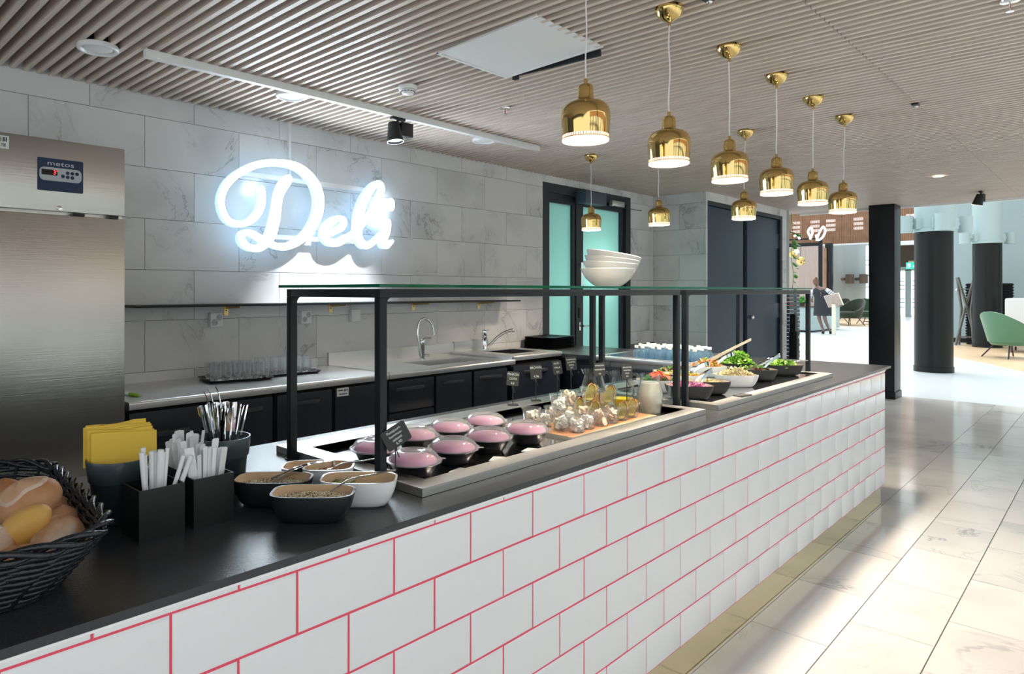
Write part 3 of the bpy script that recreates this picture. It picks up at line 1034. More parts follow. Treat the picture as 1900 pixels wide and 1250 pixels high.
cabinet('dark blue base cabinet next to the fridge, first from the left', 1.245, 1.62, (1.31, 1.55), hz=.715)
cabinet('dark blue base cabinet second from the left, behind the cutlery pot', 1.622, 2.04, (1.70, 1.97))
cabinet('dark blue base cabinet third from the left, behind the guard post', 2.058, 2.445, (2.16, 2.36))
c4 = cabinet('dark blue base cabinet without a handle, bearing a white sticker', 2.458, 2.79, None)
obj('sticker', B().box(.018, .106, -.0012, 0, .775, .826), 'label_white', c4, 0)
obj('sticker_print', B().box(.026, .062, -.0018, -.0012, .808, .815).box(.072, .082, -.0018, -.0012, .803, .818).box(.090, .097, -.0018, -.0012, .803, .818).box(.036, .046, -.0018, -.0012, .783, .793).box(.05, .078, -.0018, -.0012, .785, .791).box(.082, .090, -.0018, -.0012, .786, .792), 'ink_black', c4, 0)
cabinet('dark blue drawer cabinet under the sink, behind the near guard post', 2.886, 3.305, (2.955, 3.205), drawers=(.625,))
cabinet('dark blue base cabinet under the sink basin', 3.318, 3.695, (3.385, 3.62))
cabinet('dark blue base cabinet at the far end of the sink', 3.708, 4.10, (3.765, 4.03))
cabinet('dark blue base cabinet under the small hand basin', 4.165, 4.80, (4.30, 4.62))
# return counter
rt = thing('return_counter', 'dark cabinet row turning from the back wall toward the serving counter', 'cabinet', (4.87, 2.24, 0))
obj('carcass', B().box(.02, .80, .88, 1.8, 0, .845).box(.02, .80, 0, .88, 0, .735), 'cabinet_navy', rt, 0)
for (a, b_) in ((.02, .60), (.62, 1.18), (1.20, 1.76)):
    p_ = obj('door', B().cbox(0, .02, a, b_, .06, .80, .003), 'cabinet_navy', rt, 30)
    obj('lock', B().lathe([(.008, 0), (.007, .006), (.0, .007)], 14, Matrix.Translation((0, b_ - .17, .735)) @ Matrix.Rotation(-PI / 2, 4, 'Y')), 'brass_dull', p_, 40)
t = thing('black_worktop', 'black worktop on the return counter below the frosted door', 'worktop', (4.85, 3.12, .845))
obj('slab', B().cbox(0, .83, 0, .93, 0, .04, .002), 'laminate_black', t, 30)
t = thing('bottle_trough', 'steel chilled trough set in the return counter, full of water bottles', 'trough', (4.85, 2.25, .74))
obj('rim', B().cbox(0, .10, 0, .868, .105, .145, .006).box(.86, .96, 0, .868, .125, .145).box(.1, .86, 0, .05, .125, .145).box(.1, .86, .82, .868, .125, .145), 'steel', t, 30)
obj('basin', B().box(.1, .86, .05, .82, .034, .044).box(.1, .105, .05, .82, .01, .125).box(.855, .86, .05, .82, .01, .125).box(.1, .86, .05, .055, .01, .125).box(.1, .86, .815, .82, .01, .125), 'steel', t, 0)
obj('divider', B().box(.1, .86, .745, .752, .01, .155), 'steel_bright', t, 0)

# ------------------------------------------------------------------ wall shelf and sockets
t = thing('wall_shelf', 'thin black wall shelf on brass brackets', 'shelf', (1.45, 4.05, 1.325))
obj('board', B().cbox(0, 3.36, -.23, -.001, 0, .014, .001), 'frame_black', t, 30)
for x in (.645, 1.455, 2.265, 3.05):
    b = obj('bracket', B().box(x - .014, x + .014, -.004, -.001, -.062, 0).loft([[(x - .007, -.004, -.022), (x + .007, -.004, -.022), (x + .007, -.004, -.002), (x - .007, -.004, -.002)], [(x - .004, -.19, -.010), (x + .004, -.19, -.010), (x + .004, -.19, -.002), (x - .004, -.19, -.002)]]), 'brass_dull', t, 0)
    obj('screw', B().lathe([(.005, 0), (.004, .003), (0, .003)], 10, Matrix.Translation((x, -.004, -.03)) @ Matrix.Rotation(PI / 2, 4, 'X')), 'black_plastic', b, 40)
for (x, lb, dbl) in ((1.975, 'white double wall socket above the trays of glasses', 1), (2.638, 'white double wall socket left of the second shelf bracket', 1), (3.07, 'plain white covered wall switch right of the second shelf bracket', 0)):
    t = thing('wall_socket', lb, 'socket', (x, 4.05, 1.192))
    obj('cover', B().cbox(0, .082, -.036, -.001, 0, .090, .004), 'white_plastic', t, 30)
    if dbl:
        for (sx, sz) in ((.026, .030), (.056, .062)):
            s_ = obj('socket_well', B().lathe([(.019, .0), (.017, .0), (.0165, -.0015), (.0, -.0015)], 22, Matrix.Translation((sx, -.0366, sz)) @ Matrix.Rotation(PI / 2, 4, 'X')), 'panel_silver', t, 40)
            obj('pin_hole', B().box(sx - .009, sx - .006, -.0380, -.0370, sz - .0015, sz + .0015).box(sx + .006, sx + .009, -.0380, -.0370, sz - .0015, sz + .0015), 'ink_black', s_, 0)
    else:
        obj('rocker', B().cbox(.016, .066, -.039, -.036, .018, .074, .0012), 'white_plastic', t, 30)

# ------------------------------------------------------------------ frosted glass door in the back wall
m = bpy.data.materials.new('frost')
m.use_nodes = True
nt = m.node_tree
nt.nodes.remove(nt.nodes['Principled BSDF'])
tl = _n(nt, 'ShaderNodeBsdfTranslucent')
tl.inputs[0].default_value = (.62, .90, .85, 1)
df = _n(nt, 'ShaderNodeBsdfDiffuse')
df.inputs[0].default_value = (.40, .62, .59, 1)
mx = _n(nt, 'ShaderNodeMixShader')
mx.inputs[0].default_value = .35
nt.links.new(tl.outputs[0], mx.inputs[1])
nt.links.new(df.outputs[0], mx.inputs[2])
nt.links.new(mx.outputs[0], nt.nodes['Material Output'].inputs[0])
MT['frost'] = m
d1 = struct('door_1', B().box(DX0, DX0 + .10, 4.05, 4.24, 0, DZ).box(DX1 - .10, DX1, 4.05, 4.24, 0, DZ).box(DX0 + .1, DX1 - .1, 4.05, 4.24, DZ - .09, DZ), 'door_frame', 'dark framed door with frosted glass panes')
obj('side_light_frame', B().box(5.545, 5.61, 4.09, 4.16, 0, 2.407).box(6.02, 6.06, 4.09, 4.16, 0, 2.407).box(5.61, 6.02, 4.09, 4.16, 2.318, 2.407).box(5.61, 6.02, 4.09, 4.16, 0, .12), 'door_frame', d1, 0)
obj('pane', B().box(5.61, 6.02, 4.12, 4.13, .12, 2.318), 'frost', d1, 0)
lf = obj('door_leaf', B().box(6.07, 6.20, 4.08, 4.14, 0, 2.40).box(6.96, 7.03, 4.08, 4.14, 0, 2.40).box(6.20, 6.96, 4.08, 4.14, 2.32, 2.40).box(6.20, 6.96, 4.08, 4.14, 0, .12), 'door_frame', d1, 0)
obj('pane', B().box(6.20, 6.96, 4.105, 4.115, .12, 2.32), 'frost', lf, 0)
obj('door_handle', B().tube([(6.13, 4.08, 1.05), (6.13, 4.03, 1.05)], .009, 10).tube([(6.13, 4.03, 1.05), (6.29, 4.03, 1.05)], .009, 10), 'chrome', lf, 50)
obj('lock_plate', B().cbox(6.115, 6.145, 4.07, 4.08, 1.13, 1.24, .003), 'black_plastic', lf, 30)
obj('lock_plate', B().cbox(6.115, 6.145, 4.07, 4.08, 1.0, 1.09, .003), 'steel_bright', lf, 30)
obj('pull_bar', B().tube([(6.10, 4.03, 1.46), (6.10, 4.03, 1.72)], .011, 10).tube([(6.10, 4.08, 1.48), (6.10, 4.03, 1.48)], .008, 8).tube([(6.10, 4.08, 1.70), (6.10, 4.03, 1.70)], .008, 8), 'chrome', lf, 50)
t = thing('door_operator', 'dark blue box of the door operator above the frosted door', 'operator', (6.02, 3.93, 2.335))
obj('case', B().cbox(0, .40, 0, .119, 0, .125, .004), 'door_navy', t, 30)
t = thing('door_closer', 'silver door closer with arm at the top of the frosted door', 'closer', (6.66, 4.0, 2.365))
obj('case', B().cbox(0, .26, 0, .049, 0, .06, .006), 'steel', t, 30)
obj('arm', B().box(.05, .62, -.012, .0, -.012, -.006).cyl(.06, .01, -.012, 0, .012, 12), 'handle_black', t, 0)
rm = struct('wall_room', B().box(5.2, 7.5, 5.4, 5.45, 0, 2.8).box(5.15, 5.2, 4.25, 5.45, 0, 2.8).box(7.5, 7.55, 4.25, 5.45, 0, 2.8).box(5.15, 7.55, 4.25, 5.45, 2.75, 2.8), 'white_paint', 'white walls of the room behind the frosted door')
light('room_lamp', 'POINT', (6.60, 4.42, 1.62), None, 9, (.95, 1, .97), shadow_soft_size=.12)
light('room_lamp', 'POINT', (5.9, 4.9, 1.3), None, 9, (.95, 1, .97), shadow_soft_size=.2)

# ------------------------------------------------------------------ dark blue double doors
d2 = struct('door_2', B().box(BX0, BX0 + .035, 3.41, 3.7, 0, BZ).box(BX1 - .05, BX1, 3.41, 3.7, 0, BZ).box(BX0 + .035, BX1 - .05, 3.41, 3.7, BZ - .045, BZ), 'door_frame', 'dark blue double doors in the marble wall')
l1 = obj('door_leaf', B().cbox(7.765, 8.88, 3.445, 3.49, .01, 2.415, .003), 'door_navy', d2, 30)
obj('hinge', B().box(7.765, 7.785, 3.435, 3.445, 2.05, 2.22).box(7.765, 7.785, 3.435, 3.445, 1.08, 1.25), 'steel', l1, 0)
obj('meeting_post', B().box(8.89, 9.0, 3.50, 3.56, 0, 2.42), 'frame_black', d2, 0)
l2 = obj('door_leaf', B().cbox(9.01, 10.10, 3.445, 3.49, .01, 2.415, .003), 'door_navy', d2, 30)
obj('hinge', B().box(10.08, 10.11, 3.43, 3.445, 2.02, 2.22).box(10.08, 10.11, 3.43, 3.445, 1.05, 1.25), 'steel_bright', l2, 0)
obj('knob', B().blob(9.09, 3.415, 1.08, .03, .03, .03, 14, 10).tube([(9.09, 3.445, 1.08), (9.09, 3.42, 1.08)], .012, 10), 'chrome', l2, 50)

# light from the track spot onto the wall below the sign
light('track_beam', 'SPOT', (2.80, 3.33, 2.40), (2.86, 3.98, .95), 120, (.93, .97, 1), spot_size=R(62), spot_blend=.7, shadow_soft_size=.02)
# ------------------------------------------------------------------ materials for the goods
mat('wicker', (.012, .016, .021), .22, spec=.6, bump=(120, .2, 2))
mat('crust', (.46, .20, .07), .60, var=(8, (.74, .52, .34), .7), bump=(28, .5, 4), rnd=30)
mat('crust_gold', (.70, .36, .06), .55, var=(9, (.84, .56, .22), .7), bump=(22, .35, 4), rnd=30)
mat('crust_flour', (.46, .24, .11), .75, var=(10, (.88, .82, .75), 1.), bump=(30, .4, 4), rnd=30)
mat('pot_grey', (.055, .078, .088), .25)
mat('pot_grey_dark', (.022, .033, .040), .3)
mat('napkin', (.83, .56, .075), .8, bump=(40, .15, 3))
mat('box_black', (.006, .007, .008), .38)
mat('straw_white', (.84, .86, .88), .4)
mat('bowl_black', (.010, .013, .015), .42, bump=(90, .06, 2))
mat('bowl_white', (.80, .81, .82), .25)
mat('bamboo', (.70, .48, .27), .4, var=(4, (.58, .46, .36), .7, (2, 14, 14)))
mat('bamboo_pale', (.62, .50, .38), .4, var=(4, (.50, .40, .32), .7, (2, 14, 14)))
mat('seeds', (.42, .33, .20), .7, isl=[(.16, .12, .07), (.62, .52, .34), (.78, .72, .58), (.50, .40, .24), (.70, .62, .46), (.07, .06, .05)])
mat('pumpkin_seeds', (.24, .27, .07), .5, isl=[(.20, .22, .06), (.36, .38, .12), (.28, .28, .10), (.44, .44, .20)])
mat('almond', (.50, .22, .10), .55, isl=[(.42, .19, .09), (.52, .26, .13), (.60, .33, .18), (.36, .15, .07)])
mat('lid_pink', (.60, .20, .38), .55, var=(14, (.70, .40, .54), .6))
glassmat('lid_clear', (.95, .94, .95), .25, .04, (.86, .82, .85), .24)
mat('cup_black', (.010, .010, .011), .3)
glassmat('cup_clear', (.97, .97, .97), .30, .03, (.9, .9, .9), .09, 2.0)
mat('feta', (.88, .84, .76), .6, bump=(60, .2, 3), isl=[(.90, .87, .80), (.86, .82, .72), (.88, .85, .79)])
mat('chicken', (.78, .58, .40), .6, var=(40, (.86, .74, .60), .9), bump=(50, .2, 3))
mat('crust_slice', (.44, .36, .08), .7, var=(60, (.62, .52, .16), .9), bump=(60, .4, 3))
mat('crust_rind', (.30, .12, .035), .5)
mat('board_red', (.50, .22, .10), .45, var=(5, (.62, .32, .17), .8, (14, 2, 2)))
mat('board_edge', (.78, .74, .60), .5)
mat('cream_sauce', (.78, .70, .57), .3)
mat('oil', (.62, .42, .01), .1, emit=(.5, .32, .0), es=.08)
mat('orange_oil', (.72, .40, .08), .2)
mat('slate', (.045, .046, .046), .6)
mat('chalk', (.80, .82, .80), .8)
mat('sign_dark', (.03, .03, .03), .5)
mat('tomato', (.80, .075, .035), .22, var=(30, (.86, .22, .12), .7))
mat('basil', (.045, .20, .02), .35, var=(30, (.12, .34, .05), .8))
mat('lettuce', (.17, .42, .035), .42, isl=[(.16, .42, .03), (.30, .58, .06), (.48, .70, .16), (.10, .32, .02), (.40, .64, .10)])
mat('lettuce_dark', (.06, .22, .02), .42, isl=[(.06, .22, .02), (.16, .38, .04), (.30, .50, .08), (.18, .03, .06)])
mat('onion_pink', (.62, .05, .28), .3, isl=[(.62, .05, .28), (.80, .30, .52), (.86, .62, .72), (.50, .02, .20)])
mat('pasta', (.80, .66, .36), .5, isl=[(.80, .66, .36), (.88, .78, .52), (.74, .56, .26), (.84, .72, .44)])
mat('chickpea', (.66, .46, .22), .5, isl=[(.66, .46, .22), (.50, .32, .13), (.74, .56, .30)])
mat('pepper_yellow', (.85, .55, .02), .3, isl=[(.85, .55, .02), (.90, .66, .06), (.85, .30, .03), (.60, .62, .10)])
mat('carrot', (.84, .28, .05), .4, isl=[(.84, .28, .05), (.88, .42, .12), (.80, .20, .04), (.88, .60, .20), (.75, .10, .05)])
mat('beet', (.28, .01, .04), .35)
mat('porcelain', (.78, .77, .73), .18, coat=.3)
rn = random.Random(11)


# ------------------------------------------------------------------ wicker bread basket
def ring(hx, hy, r, n, z, amp=0., waves=0, ph=0., zamp=0.):
    base = rrect(hx * 2, hy * 2, r, 8)
    out = []
    m_ = len(base)
    L_ = [0]
    for i in range(m_):
        L_.append(L_[-1] + math.dist(base[i], base[(i + 1) % m_]))
    T = L_[-1]
    j = 0
    for k in range(n):
        s_ = T * k / n
        while L_[j + 1] < s_:
            j += 1
        f = (s_ - L_[j]) / max(1e-9, L_[j + 1] - L_[j])
        a, b_ = base[j], base[(j + 1) % m_]
        x, y = a[0] + (b_[0] - a[0]) * f, a[1] + (b_[1] - a[1]) * f
        q = 2 * PI * waves * k / n + ph
        l = math.hypot(x, y)
        o_ = amp * math.sin(q)
        out.append((x + x / l * o_, y + y / l * o_, z + zamp * math.cos(q)))
    return out


bk = thing('bread_basket', 'black wicker basket of bread rolls at the near end of the counter', 'basket', (.145, 1.505, CT), R(-5.1))
NW = 40
for i in range(9):
    f = i / 8
    hx, hy = .245 + .05 * f, .255 + .065 * f
    for ph in (0, PI):
        obj('strand', B().tube(ring(hx, hy, .10, 200, .012 + .086 * f, .0045, NW // 2, ph + i * PI, .0012), .0042, 6, closed=True), 'wicker', bk, 60)
b = B()
for k in range(NW):
    p0 = ring(.245, .255, .10, NW, 0)[k]
    p1 = ring(.297, .322, .11, NW, 0)[k]
    b.tube([(*p0[:2], .006), ((p0[0] + p1[0]) / 2, (p0[1] + p1[1]) / 2, .055), (*p1[:2], .108)], .0034, 6)
obj('stakes', b, 'wicker', bk, 60)
for ph in (0, PI * 2 / 3, PI * 4 / 3):
    obj('rim_braid', B().tube(ring(.303, .328, .12, 200, .110, .009, 14, ph, .008), .0050, 7, closed=True), 'wicker', bk, 60)
obj('base', B().prism(rrect(.49, .51, .1, 6), .003, .010), 'wicker', bk, 0)


def roll(label, loc, r, m, rot=(0, 0, 0), cut=False):
    b_ = B()
    nu, nv = 28, 16
    rr_ = random.Random(label)
    ph = [rr_.uniform(0, 6) for _ in range(6)]
    vs, fs = [], []
    rx, ry, rz = r
    def sp(t_, p_, g=1.):
        k_ = (1 + .04 * math.sin(2 * t_ + ph[0]) + .03 * math.sin(3 * t_ + ph[1] + 2 * p_) + .02 * math.sin(5 * p_ + ph[2])) * g
        z_ = math.sin(p_)
        z_ = z_ * (.72 if z_ < 0 else 1)
        return (rx * k_ * math.cos(p_) * math.cos(t_), ry * k_ * math.cos(p_) * math.sin(t_), rz * k_ * z_)
    for j in range(nv + 1):
        for i in range(nu):
            vs.append(sp(2 * PI * i / nu, -PI / 2 + PI * j / nv))
    for j in range(nv):
        for i in range(nu):
            l = (i + 1) % nu
            fs.append((j * nu + i, j * nu + l, (j + 1) * nu + l, (j + 1) * nu + i))
    b_.add(vs, fs)
    if not cut:
        o = obj('bread_roll', b_, m, None, 60, loc, rot)
        return tag(o, label, 'bread', 'bread rolls in the basket')
    t = thing('bread_roll', label, 'bread', loc, group='bread rolls in the basket', rot=rot)
    obj('crust', b_, m, t, 60)
    wob = lambda i_: .06 * math.sin(3 * 2 * PI * i_ / nu + 1) + .04 * math.sin(5 * 2 * PI * i_ / nu)
    obj('score_cap', B().loft([[sp(2 * PI * i / nu, R(d_) + (wob(i) if d_ < 60 else 0), g) for i in range(nu)] for d_, g in ((46, 1.0), (49, 1.035), (60, 1.03), (75, 1.03), (88, 1.03))]), 'crust', t, 60)
    obj('flour_ridge', B().loft([[sp(2 * PI * i / nu, R(d_) + wob(i) * 1.3, g) for i in range(nu)] for d_, g in ((40, 1.0), (43, 1.03), (47, 1.05), (50, 1.03))], cap0=False, cap1=False), 'crust_flour', t, 60)
    return t


roll('large dark floured bread roll with a round score on top of the pile', (.345, 1.415, 1.030), (.058, .055, .044), 'crust', (R(-14), R(-18), .6), cut=True)
roll('brown bread roll at the back of the basket', (.355, 1.64, .985), (.054, .052, .042), 'crust', (0, R(6), 1.2))
roll('long golden bread roll standing on its side in the middle of the basket', (.318, 1.345, 1.00), (.058, .034, .036), 'crust_gold', (R(-20), R(-42), -.5))
roll('brown bread roll leaning on the right side of the basket', (.385, 1.405, .975), (.054, .048, .046), 'crust', (R(10), R(12), .9))
roll('small floured bread roll at the right front of the basket', (.368, 1.322, .985), (.044, .040, .038), 'crust_flour', (R(-12), R(5), .4))
roll('floured bread roll at the left edge behind the scored roll', (.285, 1.50, 1.0), (.052, .050, .042), 'crust_flour', (0, R(-10), 2.))
roll('grey floured bread roll at the left edge beside the golden roll', (.272, 1.352, .975), (.030, .050, .046), 'crust_flour', (R(20), R(14), .5))
roll('brown bread roll low at the front rim of the basket', (.300, 1.285, .965), (.054, .034, .034), 'crust', (0, R(-6), -.4))
roll('dark bread roll tucked behind the scored roll', (.395, 1.505, .975), (.052, .050, .042), 'crust', (0, R(8), 3.))
roll('pale floured bread roll at the lower left edge of the picture', (.225, 1.300, .972), (.048, .040, .036), 'crust_flour', (0, 0, 1.))
roll('bread roll half hidden under the pile at the left edge', (.20, 1.43, .975), (.050, .048, .042), 'crust', (0, 0, .3))


# ------------------------------------------------------------------ pots, napkins, cutlery
def pot(label, x, y):
    t = thing('round_pot', label, 'pot', (x, y, CT))
    obj('foot', B().lathe([(.047, 0), (.049, .002), (.0565, .088), (.0545, .088), (.046, .006), (0, .006)], 36), 'pot_grey_dark', t, 45)
    obj('collar', B().lathe([(.0585, .088), (.0605, .090), (.0655, .134), (.0645, .1365), (.0620, .1365), (.0600, .134), (.0565, .088)], 36, cap=False), 'pot_grey', t, 45)
    return t


pot('dark grey pot holding yellow paper napkins', .560, 1.580)
pot('dark grey pot full of steel cutlery', .832, 1.617)
for i in range(9):
    k = i / 8
    b = B()
    e1 = Vector((.95, -.31, 0)).normalized()
    w_, h_ = .066 - .002 * (i % 3), .074
    rings = []
    n_y = Vector((.31, .95, 0)).normalized()
    o0 = Vector((.567, 1.560, 1.032)) + n_y * (.011 * k * 3.2) - e1 * (.016 * k * (1 + .3 * (i % 2)))
    ang = R(-4 + 9 * k + (i % 3) * 1.5)
    up_ = Vector((0, 0, 1))
    for j in range(6):
        u = -1 + 2 * j / 5
        th = .0012
        cu = .004 * (1 - u * u)
        base = o0 + e1 * (u * w_ * math.cos(ang)) + up_ * (u * w_ * math.sin(ang) * .5) - n_y * cu
        hh = h_ + rn.uniform(-.002, .002) + .016 * k
        rings.append([tuple(base - n_y * th), tuple(base + n_y * th), tuple(base + n_y * (th + .010) + up_ * hh), tuple(base + n_y * (.010 - th) + up_ * hh)])
    b.loft(rings)
    lb = 'front yellow paper napkin standing in the dark grey pot' if i == 0 else 'yellow paper napkin fanned behind the front one in the grey pot'
    tag(obj('paper_napkin', b, 'napkin', None, 30), lb, 'napkin', None if i == 0 else 'yellow napkins fanned in the grey pot')


def utensil(kind):
    b = B()
    if kind == 'knife':
        pr_ = [(.0035, 0), (.004, .03), (.0052, .10), (.0068, .17), (.0070, .19), (.0058, .197)]
        b.loft([[(-r, -.0018, z), (r, -.0018, z), (r, .0018, z), (-r, .0018, z)] for r, z in pr_])
    elif kind == 'fork':
        pr_ = [(.003, 0), (.0034, .06), (.0046, .11), (.0074, .165), (.0085, .184), (.0062, .196)]
        b.loft([[(-r, -.0011 + .004 * math.sin(z * 14), z), (r, -.0011 + .004 * math.sin(z * 14), z), (r, .0011 + .004 * math.sin(z * 14), z), (-r, .0011 + .004 * math.sin(z * 14), z)] for r, z in pr_])
    else:
        b.tube(cr([(0, 0, 0), (.001, 0, .1), (.0, .002, .18), (-.006, .004, .225), (-.016, .006, .245)], 5), .0018, 6)
    return b


UM = {k_: utensil(k_).mesh('cutlery', 'chrome', 45) for k_ in ('knife', 'fork', 'wire')}
for i in range(30):
    a = rn.uniform(0, 2 * PI)
    r_ = .046 * math.sqrt(rn.uniform(.05, 1))
    kind = 'wire' if i < 3 else ('knife' if i % 2 else 'fork')
    dx, dy = r_ * math.cos(a), r_ * math.sin(a)
    if i < 3:
        dx, dy = -.030 + .012 * i, .012 - .006 * i
    lx, ly = dx * .5, dy * .5
    o = obj('steel_cutlery', UM[kind], None, None, loc=(.832 + lx, 1.617 + ly, CT + .02 + rn.uniform(0, .006)),
            rot=Euler((math.atan2(-(dy - ly) * 1.5, .15), math.atan2((dx - lx) * 1.5, .15), rn.uniform(-.5, .5) + .75)))
    tag(o, 'thin steel wire handle rising highest from the cutlery pot' if kind == 'wire' else ('steel knife standing handle up in the cutlery pot' if kind == 'knife' else 'steel fork standing handle up in the cutlery pot'),
        'cutlery', 'wire handles in the cutlery pot' if kind == 'wire' else ('knives in the cutlery pot' if kind == 'knife' else 'forks in the cutlery pot'))


def obox(label, x, y, w_, d_, h_):
    t = thing('square_holder', label, 'holder', (x, y, CT))
    e = .003
    obj('side', B().box(0, w_, 0, e, 0, h_).box(0, w_, d_ - e, d_, 0, h_).box(0, e, e, d_ - e, 0, h_).box(w_ - e, w_, e, d_ - e, 0, h_).box(e, w_ - e, e, d_ - e, 0, .004), 'box_black', t, 0)
    return t


obox('square black holder of white drinking straws', .532, 1.388, .094, .094, .105)
obox('square black holder of white plastic spatulas on the right', .647, 1.392, .092, .092, .105)
obox('square black holder of white plastic spatulas half hidden behind the others', .655, 1.497, .088, .088, .105)
stm = B().lathe([(.0044, 0), (.0044, .175), (.0036, .175), (.0036, .004)], 10, cap=True).mesh('drinking_straw', 'straw_white', 45)
flm = B().prism(rrect(.015, .175, .003, 3, 0, .0875), -.0009, .0009, Matrix.Rotation(PI / 2, 4, 'X')).mesh('plastic_spatula', 'straw_white', 30)
for i in range(14):
    u, v = rn.uniform(-.034, .034), rn.uniform(-.034, .034)
    lean = u * 5.0 + (.0 if i < 11 else .35)
    if i >= 11:
        u, v = .02 + .006 * (i - 11), -.02
        lean = .50 + .06 * (i - 11)
    o = obj('drinking_straw', stm, None, None, loc=(.579 + u * .55, 1.435 + v * .6, CT + .006), rot=(R(rn.uniform(-4, 4)) - v * 1.5, lean * .55, 0))
    o.scale.z = 1 - (.12 * rn.random() if i < 11 else .10)
    o.scale.x = o.scale.y = rn.choice((1, 1.25, 1.5))
    tag(o, 'white drinking straw standing in the left black holder', 'straw', 'white straws in the black holder')
for (cx, cy, n_, sx, lb) in ((.693, 1.438, 17, 1., 'white plastic spatula standing in the right black holder'), (.699, 1.541, 13, 1.25, 'white plastic spatula in the rear black holder')):
    for i in range(n_):
        u, v = rn.uniform(-.034, .034), rn.uniform(-.032, .032)
        o = obj('plastic_spatula', flm, None, None, loc=(cx + u * .6, cy + v * .6, CT + .006), rot=(-v * 2.2 + R(rn.uniform(-5, 5)), u * 4.6, rn.uniform(-.6, 1.1)))
        o.scale = (rn.choice((.55, .8, 1.3)) * sx, 1, 1 - .16 * rn.random() + (.02 if sx > 1 else 0))
        tag(o, lb, 'spatula', 'white spatulas, right holder' if sx == 1 else 'white spatulas, rear holder')


# ------------------------------------------------------------------ oval tapered bowls with wooden lining
def oval(w, d, p, n=40):
    out = []
    for i in range(n):
        a = 2 * PI * i / n
        c_, s_ = math.cos(a), math.sin(a)
        out.append((w / 2 * math.copysign(abs(c_) ** (2 / p), c_), d / 2 * math.copysign(abs(s_) ** (2 / p), s_)))
    return out


def bowl(name, label, x, y, z, w, d, h, outer, inner, group=None, p=3.6, rz=-PI / 4, taper=.74):
    t = thing(name, label, 'bowl', (x, y, z), rz, group)
    rg = []
    for f, zz in ((taper - .14, 0), (taper, .004), (taper + .10, h * .25), (taper + .19, h * .55), (.985, h * .85), (1., h)):
        rg.append([(a * f, b_ * f, zz) for a, b_ in oval(w, d, p)])
    tk = 1 - .010 / w
    rg.append([(a * tk, b_ * (1 - .010 / d), h) for a, b_ in oval(w, d, p)])
    obj('shell', B().loft(rg, cap1=False), outer, t, 50)
    ri = []
    for f, zz in ((1., h), (.985, h * .85), (taper + .18, h * .5), (taper + .08, h * .25), (taper - .06, h * .12)):
        ri.append([(a * f * tk, b_ * f * (1 - .010 / d), zz) for a, b_ in oval(w, d, p)])
    obj('lining', B().loft(ri, cap0=False), inner, t, 50)
    return t


def place(b_, x, y, z, rz=-PI / 4):
    M = Matrix.Translation((x, y, z)) @ Matrix.Rotation(rz, 4, 'Z')
    b_.v = [tuple(M @ Vector(v)) for v in b_.v]
    return b_


def heap(n, w, d, z0, z1, fn, peak=.3):
    """scatter fn(builder, matrix) over an oval heap in local coordinates"""
    b_ = B()
    for i in range(n):
        a = rn.uniform(0, 2 * PI)
        q = math.sqrt(rn.random())
        x, y = math.cos(a) * q * w / 2, math.sin(a) * q * d / 2
        z = z0 + (z1 - z0) * (1 - q ** 2) * rn.uniform(1 - peak, 1)
        M = Matrix.Translation((x, y, z)) @ Euler((rn.uniform(-1, 1), rn.uniform(-1, 1), rn.uniform(0, 6))).to_matrix().to_4x4()
        fn(b_, M)
    return b_


def bed(b_, w, d, z, p=3.2):
    pts = oval(w, d, p, 28)
    b_.prism(pts, z - .012, z)
    return b_


HB = .062
bowl('oval_bowl', 'black oval bowl of mixed seeds with tongs, leftmost of the topping bowls', .862, 1.432, CT, .185, .108, HB, 'bowl_black', 'bamboo')
bowl('oval_bowl', 'black oval bowl of grain seeds in front of the topping bowls', .866, 1.272, CT, .185, .108, HB, 'bowl_black', 'bamboo')
bowl('oval_bowl', 'white oval bowl of green pumpkin seeds', 1.006, 1.287, CT, .182, .108, HB, 'bowl_white', 'bamboo')
bowl('oval_bowl', 'white oval bowl of almonds at the back of the topping bowls', 1.004, 1.452, CT, .182, .108, HB, 'bowl_white', 'bamboo')
gr = lambda b_, M: b_.blob(0, 0, 0, .0032, .0019, .0012, 5, 3, M)
for (x, y, lb, mm, nn, ff, zz) in ((.862, 1.432, 'mixed sunflower and linseed filling the left black bowl', 'seeds', 900, gr, .051),
                                  (.866, 1.272, 'pale grain seeds filling the front black bowl', 'seeds', 1000, gr, .055)):
    b = heap(nn, .165, .092, .046, zz, ff, .15)
    bed(b, .158, .086, .045)
    tag(obj('seed_mix', place(b, x, y, CT), mm, None, 0), lb, 'seeds', kind='stuff')
sd = lambda b_, M: b_.blob(0, 0, 0, .0062, .0036, .0014, 6, 4, M)
b = B()
for i in range(170):
    x, y = rn.uniform(-.074, -.008), rn.uniform(-.038, .038)
    if i > 140:
        x, y = rn.uniform(.03, .072), rn.uniform(-.036, .0)
    z = .036 + .020 * (1 - abs(x + .04) / .05) * rn.random() if i <= 140 else .034 + rn.random() * .014
    sd(b, Matrix.Translation((x, y, z)) @ Euler((rn.uniform(-.7, .7), rn.uniform(-.7, .7), rn.uniform(0, 6))).to_matrix().to_4x4())
bed(b, .14, .080, .030)
tag(obj('pumpkin_seeds', place(b, 1.006, 1.287, CT), 'pumpkin_seeds', None, 40), 'green pumpkin seeds heaped in the white bowl', 'seeds', kind='stuff')
b = B()
for i in range(90):
    x, y = rn.uniform(-.072, .05), rn.uniform(-.036, .036)
    z = .038 + .020 * rn.random() * (1 - abs(x + .015) / .08)
    b.blob(0, 0, 0, .0085, .0052, .0036, 7, 5, Matrix.Translation((x, y, z)) @ Euler((rn.uniform(-.6, .6), rn.uniform(-.6, .6), rn.uniform(0, 6))).to_matrix().to_4x4())
bed(b, .15, .080, .036)
